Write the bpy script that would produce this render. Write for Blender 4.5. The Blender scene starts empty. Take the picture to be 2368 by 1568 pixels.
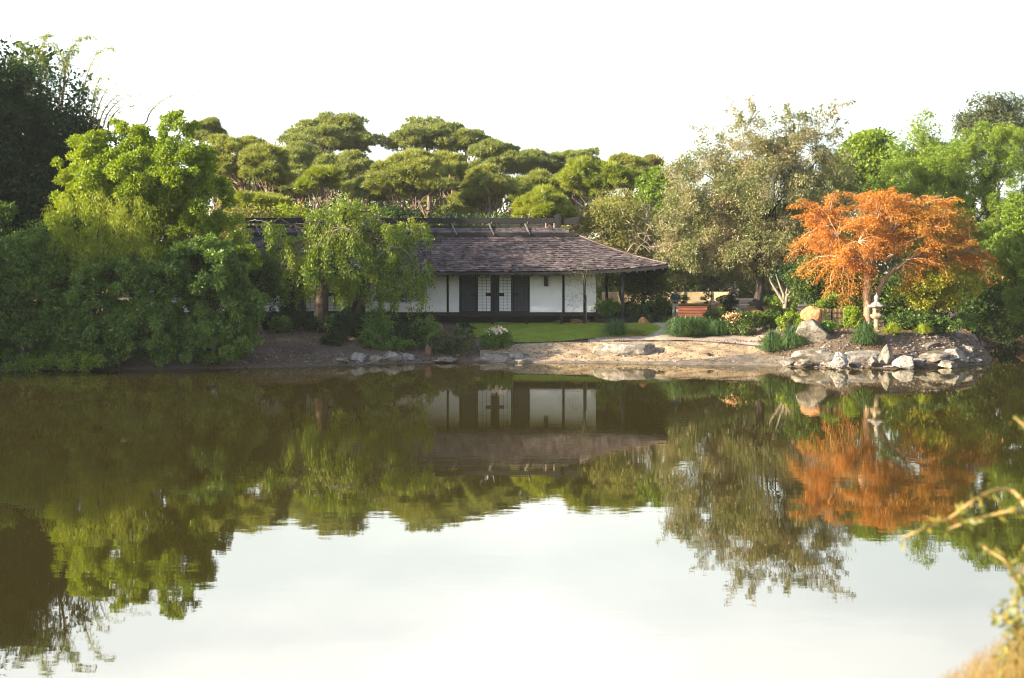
import bpy, bmesh, math, random
import numpy as np
from mathutils import Vector, noise as mnoise

# ------------------------------------------------------------------ camera, sky, sun, exposure
S = bpy.context.scene
COL = S.collection
CAM_Z = 4.0          # eye height above the water
F = 3289.0           # focal length in pixels of a 2368 px wide picture (50 mm on 36 mm)
CX, HY = 1184.0, 649.0
cam = bpy.data.cameras.new("camera")
cam.lens = 50.0; cam.sensor_width = 36.0
cam.shift_y = -(784.0 - HY) / 2368.0
cam.clip_start = 0.1; cam.clip_end = 9000
cam.dof.use_dof = True; cam.dof.focus_distance = 78.0; cam.dof.aperture_fstop = 2.4
camo = bpy.data.objects.new("camera", cam); COL.objects.link(camo)
camo.location = (0, 0, CAM_Z); camo.rotation_euler = (math.pi / 2, 0, 0)
S.camera = camo

SUN_AZ = math.radians(-112.0)   # measured from +Y towards +X: the sun stands to the left, a little behind the viewer
SUN_EL = math.radians(18.0)
sd = Vector((math.sin(SUN_AZ) * math.cos(SUN_EL), math.cos(SUN_AZ) * math.cos(SUN_EL), math.sin(SUN_EL)))
sun = bpy.data.lights.new("sun", 'SUN'); sun.energy = 5.0; sun.angle = math.radians(0.6); sun.color = (1.0, 0.83, 0.58)
suno = bpy.data.objects.new("sun", sun); COL.objects.link(suno)
suno.rotation_euler = sd.to_track_quat('Z', 'Y').to_euler(); suno.location = (-60, -20, 60)

W = bpy.data.worlds.new("World"); S.world = W; W.use_nodes = True
wn, wl = W.node_tree.nodes, W.node_tree.links
sky = wn.new('ShaderNodeTexSky'); sky.sky_type = 'NISHITA'; sky.sun_disc = False
sky.sun_elevation = SUN_EL; sky.sun_rotation = SUN_AZ
tc = wn.new('ShaderNodeTexCoord'); sep = wn.new('ShaderNodeSeparateXYZ')
wl.new(tc.outputs['Generated'], sep.inputs[0])
def wmath(op, x, y):
    m = wn.new('ShaderNodeMath'); m.operation = op
    for i, v in enumerate((x, y)):
        if isinstance(v, (int, float)): m.inputs[i].default_value = v
        else: wl.new(v, m.inputs[i])
    return m.outputs[0]
band = wn.new('ShaderNodeValToRGB'); be = band.color_ramp.elements      # thin cloud by height: low veil, raised above the view to light the water
be[0].position = 0.0; be[0].color = (.10,) * 3 + (1,); be[1].position = .75; be[1].color = (.06, .06, .07, 1)
for ps, v in ((.08, .16), (.13, .36), (.19, .52), (.27, .64), (.38, .66)): q = be.new(ps); q.color = (v, v, v, 1)
wl.new(sep.outputs[2], band.inputs[0])
cn = wn.new('ShaderNodeTexNoise'); cn.inputs['Scale'].default_value = 3.0; cn.inputs['Detail'].default_value = 5
mp = wn.new('ShaderNodeMapping'); mp.inputs['Scale'].default_value = (1, 1, 3.5); mp.inputs['Location'].default_value = (.35, 0, .2)
wl.new(tc.outputs['Generated'], mp.inputs[0]); wl.new(mp.outputs[0], cn.inputs['Vector'])
cr = wn.new('ShaderNodeMapRange'); cr.inputs[1].default_value = 0.38; cr.inputs[2].default_value = 0.62; cr.inputs[3].default_value = 0.62; cr.inputs[4].default_value = 1.0
wl.new(cn.outputs['Fac'], cr.inputs[0])
side = wn.new('ShaderNodeMapRange'); side.inputs[1].default_value = -0.35; side.inputs[2].default_value = 0.45; side.inputs[3].default_value = 0.45   # dimmed behind the camera to lower light on the house front
wl.new(sep.outputs[1], side.inputs[0])
cloud = wmath('MULTIPLY', wmath('MULTIPLY', band.outputs[0], cr.outputs[0]), side.outputs[0])
cc_ = wn.new('ShaderNodeMixRGB'); cc_.blend_type = 'MULTIPLY'; cc_.inputs[0].default_value = 1; cc_.inputs[1].default_value = (10.8, 9.6, 8.4, 1); wl.new(cloud, cc_.inputs[2])
mixs = wn.new('ShaderNodeMixRGB'); mixs.blend_type = 'ADD'; mixs.inputs[0].default_value = 1
wl.new(sky.outputs[0], mixs.inputs[1]); wl.new(cc_.outputs[0], mixs.inputs[2])
fadex = wn.new('ShaderNodeMapRange'); fadex.inputs[1].default_value = .02; fadex.inputs[2].default_value = .42; fadex.inputs[3].default_value = 1.0; fadex.inputs[4].default_value = .58   # greyer towards the right
wl.new(sep.outputs[0], fadex.inputs[0])
mfx = wn.new('ShaderNodeMixRGB'); mfx.blend_type = 'MULTIPLY'; mfx.inputs[0].default_value = 1; wl.new(mixs.outputs[0], mfx.inputs[1]); wl.new(fadex.outputs[0], mfx.inputs[2]); mixs = mfx
bg = wn['Background']; bg.inputs[1].default_value = 0.085
wl.new(mixs.outputs[0], bg.inputs[0])

S.view_settings.view_transform = 'Standard'; S.view_settings.look = 'None'
S.view_settings.gamma = 1.0; S.view_settings.exposure = 2.0
S.render.engine = 'CYCLES'
S.cycles.max_bounces = 6; S.cycles.diffuse_bounces = 3; S.cycles.glossy_bounces = 3
S.cycles.transmission_bounces = 4; S.cycles.transparent_max_bounces = 4
S.cycles.caustics_reflective = False; S.cycles.caustics_refractive = False
S.cycles.use_denoising = True; S.cycles.denoiser = 'OPENIMAGEDENOISE'; S.cycles.denoising_input_passes = 'RGB_ALBEDO_NORMAL'; S.cycles.denoising_prefilter = 'ACCURATE'
S.cycles.sample_clamp_indirect = 6.0
S.cycles.pixel_filter_type = 'BLACKMAN_HARRIS'; S.cycles.filter_width = 1.1

# ------------------------------------------------------------------ the lie of the land
SHORE = np.array([(-4000, 0), (-200, 20), (-60, 40), (-40, 46), (-30, 54), (-22.7, 62.6), (-11.6, 65.2), (-7.8, 67.0), (-3.9, 69.3),
                  (0.3, 69.6), (4.5, 69.0), (8.6, 67.6), (11.7, 67.2), (14.2, 65.4), (18, 64.8), (21, 66.2), (23, 68.5), (25, 74),
                  (27, 82), (30, 90), (34, 94), (60, 96), (200, 60), (4000, 0)], float)
P1 = np.array([(-20, -1.6), (-1, -.28), (0, 0), (1, .2), (4, .85), (10, 1.5), (14, 1.72), (30, 2.1), (200, 2.6), (5000, 3)], float)
P2 = np.array([(-20, -1.6), (-1, -.5), (0, 0), (.6, .3), (1.5, .75), (3, 1.4), (6, 1.7), (14, 1.85), (30, 2.1), (200, 2.6), (5000, 3)], float)

def hgt(X, Y):
    X = np.asarray(X, float); Y = np.asarray(Y, float)
    s = Y - np.interp(X, SHORE[:, 0], SHORE[:, 1])
    a = np.interp(s, P1[:, 0], P1[:, 1]); b = np.interp(s, P2[:, 0], P2[:, 1])
    w = np.clip((X - 12.5) / 3, 0, 1) * np.clip((27 - X) / 4, 0, 1)
    z = a * (1 - w) + b * w
    r = .05 * np.sin(X * 1.9 + Y * .7) * np.sin(Y * 1.3 - X * .4) + .03 * np.sin(X * 4.3 + 1.) * np.sin(Y * 3.1)
    z = z + r * np.clip((s + .5) / 2, 0, 1) * np.clip((13 - s) / 4, 0.15, 1)
    near = np.clip((9.5 - Y) * .6, -1.6, 2.3)
    return np.maximum(z, near)

def at(px, py, Y):                                  # the point at distance Y seen along a direction of the photograph
    return np.array(((px - CX) * Y / F, Y, CAM_Z - (py - HY) * Y / F))

def on_ground(px, py):
    Y = np.arange(58, 160, .05)
    zr = CAM_Z - (py - HY) * Y / F
    zg = np.maximum(hgt((px - CX) * Y / F, Y), -.02)
    k = np.argmax(zg >= zr) if (zg >= zr).any() else len(Y) - 1
    y = Y[k]; x = (px - CX) * y / F
    return np.array((x, y, float(hgt(x, y))))

# ------------------------------------------------------------------ object helpers
def tag(o, label=None, cat=None, group=None, kind=None):
    if label: o['label'] = label
    if cat: o['category'] = cat
    if group: o['group'] = group
    if kind: o['kind'] = kind
    return o

def thing(name, label, cat, loc, group=None):
    o = bpy.data.objects.new(name, None); COL.objects.link(o)
    o.location = [float(v) for v in loc]; o.empty_display_size = .3
    return tag(o, label, cat, group)

def base_of(o):
    b = np.zeros(3)
    while o is not None:
        b += np.array(o.location); o = o.parent
    return b

def mk(name, V, faces, mats, parent=None, smooth=False, midx=None):
    """one mesh object from world-space vertices and a list of (m,k) index arrays"""
    V = np.asarray(V, float).reshape(-1, 3)
    if parent is not None: V = V - base_of(parent)
    me = bpy.data.meshes.new(name)
    faces = [np.asarray(f, np.int32) for f in faces if len(f)]
    nl = sum(f.size for f in faces); nf = sum(len(f) for f in faces)
    me.vertices.add(len(V)); me.vertices.foreach_set('co', V.astype(np.float32).ravel())
    me.loops.add(nl); me.loops.foreach_set('vertex_index', np.concatenate([f.ravel() for f in faces]))
    tot = np.concatenate([np.full(len(f), f.shape[1], np.int32) for f in faces])
    st = np.concatenate(([0], np.cumsum(tot)[:-1])).astype(np.int32)
    me.polygons.add(nf); me.polygons.foreach_set('loop_start', st); me.polygons.foreach_set('loop_total', tot)
    me.polygons.foreach_set('use_smooth', np.full(nf, smooth, bool))
    if not isinstance(mats, (list, tuple)): mats = [mats]
    for m in mats: me.materials.append(m)
    if midx is not None: me.polygons.foreach_set('material_index', np.asarray(midx, np.int32))
    me.update(calc_edges=True); me.validate()
    o = bpy.data.objects.new(name, me); COL.objects.link(o)
    if parent is not None: o.parent = parent
    return o

class MB:
    """collects simple solids, builds them as one mesh"""
    def __init__(s): s.v = []; s.q = []; s.t = []; s.n = 0
    def add(s, V, q=(), t=()):
        V = np.asarray(V, float).reshape(-1, 3); s.v.append(V)
        if len(q): s.q.append(np.asarray(q) + s.n)
        if len(t): s.t.append(np.asarray(t) + s.n)
        s.n += len(V)
    def hexa(s, V): s.add(V, [(0, 3, 2, 1), (4, 5, 6, 7), (0, 1, 5, 4), (1, 2, 6, 5), (2, 3, 7, 6), (3, 0, 4, 7)])
    def box(s, x0, x1, y0, y1, z0, z1):
        s.hexa([(x0, y0, z0), (x1, y0, z0), (x1, y1, z0), (x0, y1, z0), (x0, y0, z1), (x1, y0, z1), (x1, y1, z1), (x0, y1, z1)])
    def prism(s, poly, y0, y1):                     # polygon in x,z pushed from y0 to y1
        n = len(poly); c = np.mean(poly, 0)
        V = [(x, y0, z) for x, z in poly] + [(x, y1, z) for x, z in poly] + [(c[0], y0, c[1]), (c[0], y1, c[1])]
        s.add(V, [(i, (i + 1) % n, n + (i + 1) % n, n + i) for i in range(n)],
              [(2 * n, (i + 1) % n, i) for i in range(n)] + [(2 * n + 1, n + i, n + (i + 1) % n) for i in range(n)])
    def bar(s, a, b, w, h):                         # square bar between two points
        a = np.asarray(a, float); b = np.asarray(b, float); d = (b - a) / np.linalg.norm(b - a)
        u = np.cross(d, (0, 0, 1.)); u = np.array((1., 0, 0)) if np.linalg.norm(u) < 1e-3 else u / np.linalg.norm(u)
        v = np.cross(u, d); u = u * w / 2; v = v * h / 2
        s.hexa([a - u - v, a + u - v, a + u + v, a - u + v, b - u - v, b + u - v, b + u + v, b - u + v])
    def tube(s, P, R, k=7, cap=True):
        P = np.asarray(P, float); n = len(P); R = np.broadcast_to(np.asarray(R, float), (n,))
        T = np.gradient(P, axis=0); T /= np.linalg.norm(T, axis=1)[:, None] + 1e-9
        ref = np.array((.31, .87, .21)); U = np.cross(T, ref); U /= np.linalg.norm(U, axis=1)[:, None] + 1e-9
        Wv = np.cross(T, U); a = np.arange(k) * 2 * math.pi / k
        V = P[:, None] + R[:, None, None] * (np.cos(a)[None, :, None] * U[:, None] + np.sin(a)[None, :, None] * Wv[:, None])
        i = np.arange(n - 1)[:, None] * k; j = np.arange(k)[None]; j2 = (j + 1) % k
        q = np.stack([i + j, i + j2, i + k + j2, i + k + j], -1).reshape(-1, 4)
        V = V.reshape(-1, 3); t = []
        if cap:
            V = np.vstack([V, P[0], P[-1]])
            t = [(n * k, (m + 1) % k, m) for m in range(k)] + [(n * k + 1, (n - 1) * k + m, (n - 1) * k + (m + 1) % k) for m in range(k)]
        s.add(V, q, t)
    def lathe(s, c, prof, k=16, lobes=0, amp=0.):
        c = np.asarray(c, float); a = np.arange(k) * 2 * math.pi / k; n = len(prof)
        V = []
        for r, z in prof:
            rr = r * (1 + amp * np.cos(lobes * a)) if lobes else r
            V.append(np.stack([c[0] + rr * np.cos(a), c[1] + rr * np.sin(a), np.full(k, c[2] + z)], -1))
        i = np.arange(n - 1)[:, None] * k; j = np.arange(k)[None]; j2 = (j + 1) % k
        s.add(np.vstack(V), np.stack([i + j, i + j2, i + k + j2, i + k + j], -1).reshape(-1, 4))
    def build(s, name, mat, parent=None, smooth=False):
        return mk(name, np.vstack(s.v), [np.vstack(x) for x in (s.q, s.t) if x], mat, parent, smooth)

# ------------------------------------------------------------------ materials
def nodes_of(name):
    m = bpy.data.materials.new(name); m.use_nodes = True
    n, l = m.node_tree.nodes, m.node_tree.links; n.clear()
    out = n.new('ShaderNodeOutputMaterial'); return m, n, l, out

def ramp(n, cols, pos=None):
    r = n.new('ShaderNodeValToRGB'); k = len(cols); el = r.color_ramp.elements
    while len(el) < k: el.new(.5)
    for i, c in enumerate(cols):
        el[i].position = i / max(1, k - 1) if pos is None else pos[i]
    for i, c in enumerate(cols): el[i].color = (*c, 1)
    return r

def leaf_mat(name, cols, trans=.4, gloss=.02, nscale=.45):
    m, n, l, out = nodes_of(name)
    g = n.new('ShaderNodeNewGeometry'); t = n.new('ShaderNodeTexCoord'); no = n.new('ShaderNodeTexNoise')
    no.inputs['Scale'].default_value = nscale; no.inputs['Detail'].default_value = 3
    l.new(t.outputs['Object'], no.inputs['Vector'])
    mr = n.new('ShaderNodeMapRange'); mr.inputs[1].default_value = .3; mr.inputs[2].default_value = .7
    l.new(no.outputs['Fac'], mr.inputs[0])
    mx = n.new('ShaderNodeMix'); mx.inputs[0].default_value = .5
    l.new(g.outputs['Random Per Island'], mx.inputs[2]); l.new(mr.outputs[0], mx.inputs[3])
    r = ramp(n, cols); l.new(mx.outputs[0], r.inputs[0])
    d = n.new('ShaderNodeBsdfDiffuse'); tr = n.new('ShaderNodeBsdfTranslucent'); s = n.new('ShaderNodeMixShader'); s.inputs[0].default_value = trans
    hs = n.new('ShaderNodeHueSaturation'); hs.inputs['Hue'].default_value = .49; hs.inputs['Saturation'].default_value = 1.1; hs.inputs['Value'].default_value = 1.35
    l.new(r.outputs[0], d.inputs[0]); l.new(r.outputs[0], hs.inputs['Color']); l.new(hs.outputs[0], tr.inputs[0])
    l.new(d.outputs[0], s.inputs[1]); l.new(tr.outputs[0], s.inputs[2])
    last = s
    if gloss:
        gl = n.new('ShaderNodeBsdfGlossy'); gl.inputs['Roughness'].default_value = .45; gl.inputs[0].default_value = (.8, .85, .9, 1)
        s2 = n.new('ShaderNodeMixShader'); s2.inputs[0].default_value = gloss
        l.new(s.outputs[0], s2.inputs[1]); l.new(gl.outputs[0], s2.inputs[2]); last = s2
    l.new(last.outputs[0], out.inputs[0]); return m

def surf(name, cols, scale=3., rough=.85, bump=.3, bscale=None, stretch=(1, 1, 1), detail=6, island=0., spec=.3, pos=None, dist=.05, contrast=(.3, .7)):
    m, n, l, out = nodes_of(name)
    t = n.new('ShaderNodeTexCoord'); mp = n.new('ShaderNodeMapping'); mp.inputs['Scale'].default_value = stretch
    l.new(t.outputs['Object'], mp.inputs[0])
    no = n.new('ShaderNodeTexNoise'); no.inputs['Scale'].default_value = scale; no.inputs['Detail'].default_value = detail; no.inputs['Roughness'].default_value = .65
    l.new(mp.outputs[0], no.inputs['Vector'])
    mr = n.new('ShaderNodeMapRange'); mr.inputs[1].default_value = contrast[0]; mr.inputs[2].default_value = contrast[1]; l.new(no.outputs['Fac'], mr.inputs[0])
    fac = mr.outputs[0]
    if island:
        g = n.new('ShaderNodeNewGeometry'); mx = n.new('ShaderNodeMix'); mx.inputs[0].default_value = island
        l.new(fac, mx.inputs[2]); l.new(g.outputs['Random Per Island'], mx.inputs[3]); fac = mx.outputs[0]
    r = ramp(n, cols, pos); l.new(fac, r.inputs[0])
    b = n.new('ShaderNodeBsdfPrincipled'); b.inputs['Roughness'].default_value = rough; b.inputs['Specular IOR Level'].default_value = spec
    l.new(r.outputs[0], b.inputs['Base Color'])
    if bump:
        no2 = n.new('ShaderNodeTexNoise'); no2.inputs['Scale'].default_value = bscale or scale * 4; no2.inputs['Detail'].default_value = 5
        l.new(mp.outputs[0], no2.inputs['Vector'])
        bp = n.new('ShaderNodeBump'); bp.inputs['Strength'].default_value = bump; bp.inputs['Distance'].default_value = dist
        l.new(no2.outputs['Fac'], bp.inputs['Height']); l.new(bp.outputs[0], b.inputs['Normal'])
    l.new(b.outputs[0], out.inputs[0]); return m

M = {}
M['bright'] = leaf_mat('leaf_bright', [(.06, .12, .015), (.14, .22, .02), (.25, .33, .028), (.35, .40, .05)])
M['feather'] = leaf_mat('leaf_feather', [(.09, .15, .018), (.18, .245, .022), (.28, .33, .03), (.36, .36, .055)])
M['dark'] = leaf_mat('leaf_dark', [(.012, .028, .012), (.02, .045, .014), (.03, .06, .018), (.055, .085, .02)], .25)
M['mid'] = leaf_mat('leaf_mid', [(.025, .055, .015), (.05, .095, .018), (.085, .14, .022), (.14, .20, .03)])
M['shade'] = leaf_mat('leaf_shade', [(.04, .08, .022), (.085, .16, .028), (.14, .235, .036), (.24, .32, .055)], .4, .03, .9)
M['weep'] = leaf_mat('leaf_weeping', [(.055, .11, .018), (.12, .19, .024), (.19, .26, .03), (.28, .24, .04)], .4)
M['pine'] = leaf_mat('needles', [(.09, .13, .03), (.18, .22, .042), (.26, .285, .06), (.33, .33, .08)], .42, 0.03, .3)
M['pine_dark'] = leaf_mat('needles_dark', [(.085, .125, .038), (.16, .205, .052), (.24, .275, .07), (.30, .31, .09)], .42, .03, .3)
M['wood'] = leaf_mat('far_leaf', [(.05, .08, .025), (.09, .125, .035), (.14, .17, .045), (.2, .2, .07)], .35, 0, .2)
M['pine_gold'] = leaf_mat('needles_gold', [(.10, .15, .022), (.18, .24, .028), (.27, .31, .035), (.35, .36, .05)], .42, .03, .3)
M['beige'] = leaf_mat('leaf_olive_tan', [(.055, .08, .026), (.11, .145, .042), (.20, .205, .07), (.33, .28, .15), (.40, .31, .21)], .3, .04, .6)
M['orange'] = leaf_mat('leaf_orange', [(.30, .115, .024), (.46, .185, .032), (.56, .27, .045), (.46, .33, .06)], .4, .02)
M['rust'] = leaf_mat('leaf_rust', [(.20, .08, .02), (.36, .15, .028), (.40, .22, .035), (.22, .23, .035)], .4, .02)
M['yellow'] = leaf_mat('leaf_yellow', [(.10, .15, .02), (.22, .25, .025), (.34, .32, .03), (.42, .36, .04)], .4, .02)
M['fgreen'] = leaf_mat('leaf_fresh_green', [(.06, .11, .018), (.115, .19, .024), (.19, .275, .032), (.28, .34, .05)], .4)
M['olive'] = leaf_mat('leaf_olive', [(.08, .10, .025), (.15, .165, .038), (.24, .235, .065), (.30, .26, .10)], .35)
M['grey_leaf'] = leaf_mat('leaf_grey_green', [(.04, .065, .03), (.07, .095, .04), (.11, .13, .06), (.17, .17, .09)], .3)
M['blade'] = leaf_mat('grass_blade', [(.025, .065, .022), (.045, .10, .028), (.085, .15, .035), (.17, .20, .06)], .35, .03, 1.5)
M['lawn_blade'] = leaf_mat('lawn_blade', [(.16, .23, .034), (.23, .31, .046), (.32, .37, .07)], .35, .02, 1.2)
M['dry'] = leaf_mat('dry_grass', [(.26, .17, .06), (.38, .27, .10), (.46, .35, .16)], .35, .03)
M['gold_leaf'] = leaf_mat('leaf_gold_stem', [(.10, .15, .03), (.26, .22, .04), (.12, .19, .05), (.36, .27, .07)], .4, .02, 6)
M['blossom'] = leaf_mat('blossom', [(.55, .33, .16), (.65, .42, .24), (.7, .55, .38)], .3, 0)
M['white_blossom'] = leaf_mat('white_blossom', [(.5, .42, .36), (.6, .52, .45), (.7, .6, .55)], .3, 0)
M['purple_blossom'] = leaf_mat('purple_blossom', [(.5, .45, .55), (.6, .55, .65), (.65, .6, .66)], .3, 0)
M['litter'] = leaf_mat('leaf_litter', [(.05, .03, .018), (.12, .075, .045), (.22, .15, .10), (.34, .27, .2)], .1, 0, 1.)
M['pebble'] = surf('pebble', [(.05, .045, .04), (.14, .125, .11), (.28, .26, .24)], 3, .9, .3, island=.7)
M['bark'] = surf('bark', [(.03, .024, .018), (.08, .06, .045), (.14, .105, .08)], 6, .95, .8, 14, (1, 1, .25))
M['bark_pale'] = surf('bark_pale', [(.17, .14, .11), (.33, .28, .22), (.46, .40, .33)], 5, .9, .5, 12, (1, 1, .3))
M['bark_grey'] = surf('bark_grey', [(.10, .085, .07), (.20, .175, .15), (.29, .26, .23)], 5, .9, .5, 12, (1, 1, .3))
M['bark_dark'] = surf('bark_dark', [(.018, .015, .014), (.04, .032, .03), (.07, .055, .048)], 6, .95, .8, 14, (1, 1, .2))
M['bark_pink'] = surf('bark_pink', [(.16, .10, .065), (.34, .22, .145), (.46, .33, .23)], 4, .9, .6, 12, (1, 1, .25))
M['bark_pine'] = surf('bark_pine', [(.07, .05, .038), (.15, .11, .085), (.23, .18, .145)], 4, .95, .7, 8, (1, 1, .35))

# ground
def ground_material():
    m, n, l, out = nodes_of('mulch_ground')
    t = n.new('ShaderNodeTexCoord')
    def noise(sc, de=6, st=None):
        x = n.new('ShaderNodeTexNoise'); x.inputs['Scale'].default_value = sc; x.inputs['Detail'].default_value = de; x.inputs['Roughness'].default_value = .7
        l.new(t.outputs['Object'], x.inputs['Vector']); return x
    a = noise(.35, 4); b = noise(9, 8)
    mx = n.new('ShaderNodeMix'); mx.inputs[0].default_value = .6; l.new(a.outputs['Fac'], mx.inputs[2]); l.new(b.outputs['Fac'], mx.inputs[3])
    r = ramp(n, [(.026, .018, .012), (.07, .049, .034), (.125, .093, .07), (.21, .16, .125)], [.33, .45, .56, .68]); l.new(mx.outputs[0], r.inputs[0])
    p = n.new('ShaderNodeBsdfPrincipled'); p.inputs['Roughness'].default_value = .95; l.new(r.outputs[0], p.inputs['Base Color'])
    c = noise(14, 6); bp = n.new('ShaderNodeBump'); bp.inputs['Strength'].default_value = .8; bp.inputs['Distance'].default_value = .08
    l.new(c.outputs['Fac'], bp.inputs['Height']); l.new(bp.outputs[0], p.inputs['Normal']); l.new(p.outputs[0], out.inputs[0]); return m
M['ground'] = ground_material()
M['sand'] = surf('sand', [(.07, .055, .04), (.24, .18, .115), (.35, .27, .18), (.44, .35, .25)], 1.6, .95, 1., 18, detail=12, dist=.06, pos=[.0, .3, .6, 1])
M['lawn'] = surf('lawn', [(.15, .22, .034), (.23, .30, .046), (.33, .38, .08)], 1.3, .95, .8, 45, detail=9, spec=.1, dist=.04)
M['concrete'] = surf('concrete', [(.26, .24, .21), (.33, .31, .27), (.39, .36, .32)], 3, .9, .2)
M['mud'] = surf('mud', [(.05, .042, .034), (.11, .092, .075), (.17, .145, .12), (.24, .21, .18)], 2.5, .7, .8, 12, detail=10, dist=.05)
M['gravel'] = surf('gravel', [(.17, .135, .115), (.32, .26, .22), (.46, .39, .34)], 16, .95, .7, 20, dist=.05)
M['edging'] = surf('edging', [(.012, .012, .014), (.03, .028, .03)], 4, .6, .1)

def water_material():
    m, n, l, out = nodes_of('pond_water')
    t = n.new('ShaderNodeTexCoord')
    mp = n.new('ShaderNodeMapping'); mp.inputs['Scale'].default_value = (.9, 1.6, 1); l.new(t.outputs['Object'], mp.inputs[0])
    a = n.new('ShaderNodeTexNoise'); a.inputs['Scale'].default_value = 1.5; a.inputs['Detail'].default_value = 3; l.new(mp.outputs[0], a.inputs['Vector'])
    c = n.new('ShaderNodeTexNoise'); c.inputs['Scale'].default_value = .12; c.inputs['Detail'].default_value = 2; l.new(mp.outputs[0], c.inputs['Vector'])
    mr = n.new('ShaderNodeMapRange'); mr.inputs[1].default_value = .4; mr.inputs[2].default_value = .65; mr.inputs[3].default_value = .25; mr.inputs[4].default_value = 1.; l.new(c.outputs['Fac'], mr.inputs[0])
    mu = n.new('ShaderNodeMath'); mu.operation = 'MULTIPLY'; l.new(a.outputs['Fac'], mu.inputs[0]); l.new(mr.outputs[0], mu.inputs[1])
    bp = n.new('ShaderNodeBump'); bp.inputs['Strength'].default_value = 1.0; bp.inputs['Distance'].default_value = .0018; l.new(mu.outputs[0], bp.inputs['Height'])
    fr = n.new('ShaderNodeFresnel'); fr.inputs['IOR'].default_value = 4.8; l.new(bp.outputs[0], fr.inputs['Normal'])
    d = n.new('ShaderNodeBsdfDiffuse'); d.inputs[0].default_value = (.030, .024, .006, 1)
    g = n.new('ShaderNodeBsdfGlossy'); g.inputs['Roughness'].default_value = .015; g.inputs[0].default_value = (1, .975, .88, 1); l.new(bp.outputs[0], g.inputs['Normal'])
    s = n.new('ShaderNodeMixShader'); l.new(fr.outputs[0], s.inputs[0]); l.new(d.outputs[0], s.inputs[1]); l.new(g.outputs[0], s.inputs[2])
    l.new(s.outputs[0], out.inputs[0]); return m
M['water'] = water_material()

def rock_mat(name, cols, pos=None, moss=.35, scale=2.2):
    m, n, l, out = nodes_of(name)
    t = n.new('ShaderNodeTexCoord'); g = n.new('ShaderNodeNewGeometry'); sp = n.new('ShaderNodeSeparateXYZ'); l.new(g.outputs['Normal'], sp.inputs[0])
    a = n.new('ShaderNodeTexNoise'); a.inputs['Scale'].default_value = scale; a.inputs['Detail'].default_value = 9; a.inputs['Roughness'].default_value = .72; l.new(t.outputs['Object'], a.inputs['Vector'])
    r = ramp(n, cols, pos); l.new(a.outputs['Fac'], r.inputs[0])
    v = n.new('ShaderNodeTexNoise'); v.inputs['Scale'].default_value = 1.3; v.inputs['Detail'].default_value = 5; l.new(t.outputs['Object'], v.inputs['Vector'])
    ad = n.new('ShaderNodeMath'); ad.operation = 'MULTIPLY'; l.new(sp.outputs[2], ad.inputs[0]); l.new(v.outputs['Fac'], ad.inputs[1])
    mr = n.new('ShaderNodeMapRange'); mr.inputs[1].default_value = .38; mr.inputs[2].default_value = .55; mr.inputs[4].default_value = moss; l.new(ad.outputs[0], mr.inputs[0])
    mx = n.new('ShaderNodeMixRGB'); mx.inputs[2].default_value = (.075, .065, .03, 1); l.new(mr.outputs[0], mx.inputs[0]); l.new(r.outputs[0], mx.inputs[1])
    p = n.new('ShaderNodeBsdfPrincipled'); p.inputs['Roughness'].default_value = .9; p.inputs['Specular IOR Level'].default_value = .25; l.new(mx.outputs[0], p.inputs['Base Color'])
    b = n.new('ShaderNodeTexNoise'); b.inputs['Scale'].default_value = scale * 3.2; b.inputs['Detail'].default_value = 8; b.inputs['Roughness'].default_value = .7; l.new(t.outputs['Object'], b.inputs['Vector'])
    bp = n.new('ShaderNodeBump'); bp.inputs['Strength'].default_value = .9; bp.inputs['Distance'].default_value = .12; l.new(b.outputs['Fac'], bp.inputs['Height']); l.new(bp.outputs[0], p.inputs['Normal'])
    l.new(p.outputs[0], out.inputs[0]); return m
M['rock_white'] = rock_mat('rock_white', [(.045, .04, .034), (.17, .155, .14), (.32, .30, .285), (.47, .45, .435)], [.3, .42, .55, .75])
M['rock_grey'] = rock_mat('rock_grey', [(.05, .045, .04), (.16, .145, .125), (.30, .27, .24), (.50, .46, .42)], [.28, .42, .56, .72], .7)
M['rock_orange'] = rock_mat('rock_orange', [(.15, .06, .03), (.36, .17, .08), (.48, .26, .13), (.55, .36, .22)], [.28, .42, .58, .75], .15)
M['rock_red'] = rock_mat('rock_red', [(.07, .03, .022), (.17, .085, .06), (.26, .14, .10), (.34, .22, .17)], [.28, .42, .58, .75], .3)
M['coral'] = rock_mat('rock_coral', [(.02, .018, .016), (.30, .28, .26), (.43, .41, .39), (.52, .50, .48)], [.36, .43, .55, .7], .1, 5)
M['plaster'] = surf('white_plaster', [(.72, .735, .735), (.79, .80, .80), (.82, .83, .825)], 2.5, .9, .05)
M['paper'] = surf('shoji_paper', [(.68, .70, .70), (.74, .75, .75)], 2, .9, 0)
M['black_wood'] = surf('black_wood', [(.006, .006, .008), (.012, .012, .014), (.02, .019, .021)], 5, .75, .2, 20, (1, 1, .2))
M['screen'] = surf('dark_screen', [(.035, .04, .048), (.055, .062, .072)], 3, .8, .05)
M['shingle'] = surf('wood_shingle', [(.024, .018, .023), (.052, .041, .049), (.088, .071, .083), (.155, .132, .145)], 1.2, .9, .5, 20, island=.7)
M['shingle_lit'] = surf('wood_shingle_lit', [(.06, .04, .036), (.12, .085, .075), (.20, .155, .14)], 1.2, .9, .4, 20, island=.7)  # lighter, warmer shingle copy: sunlight along the hip line painted in
M['grey_wood'] = surf('grey_wood', [(.07, .062, .058), (.13, .12, .11), (.20, .185, .17)], 4, .9, .3, 20, (1, 1, .3))
M['pink_lit_wood'] = surf('pink_lit_wood', [(.34, .22, .19), (.50, .36, .31), (.6, .47, .42)], 4, .9, .2)  # pale red slats, with the sunlight on them put into the tone
M['lamp_wood'] = surf('lamp_wood', [(.05, .03, .022), (.09, .055, .04)], 5, .8, .2)
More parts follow.
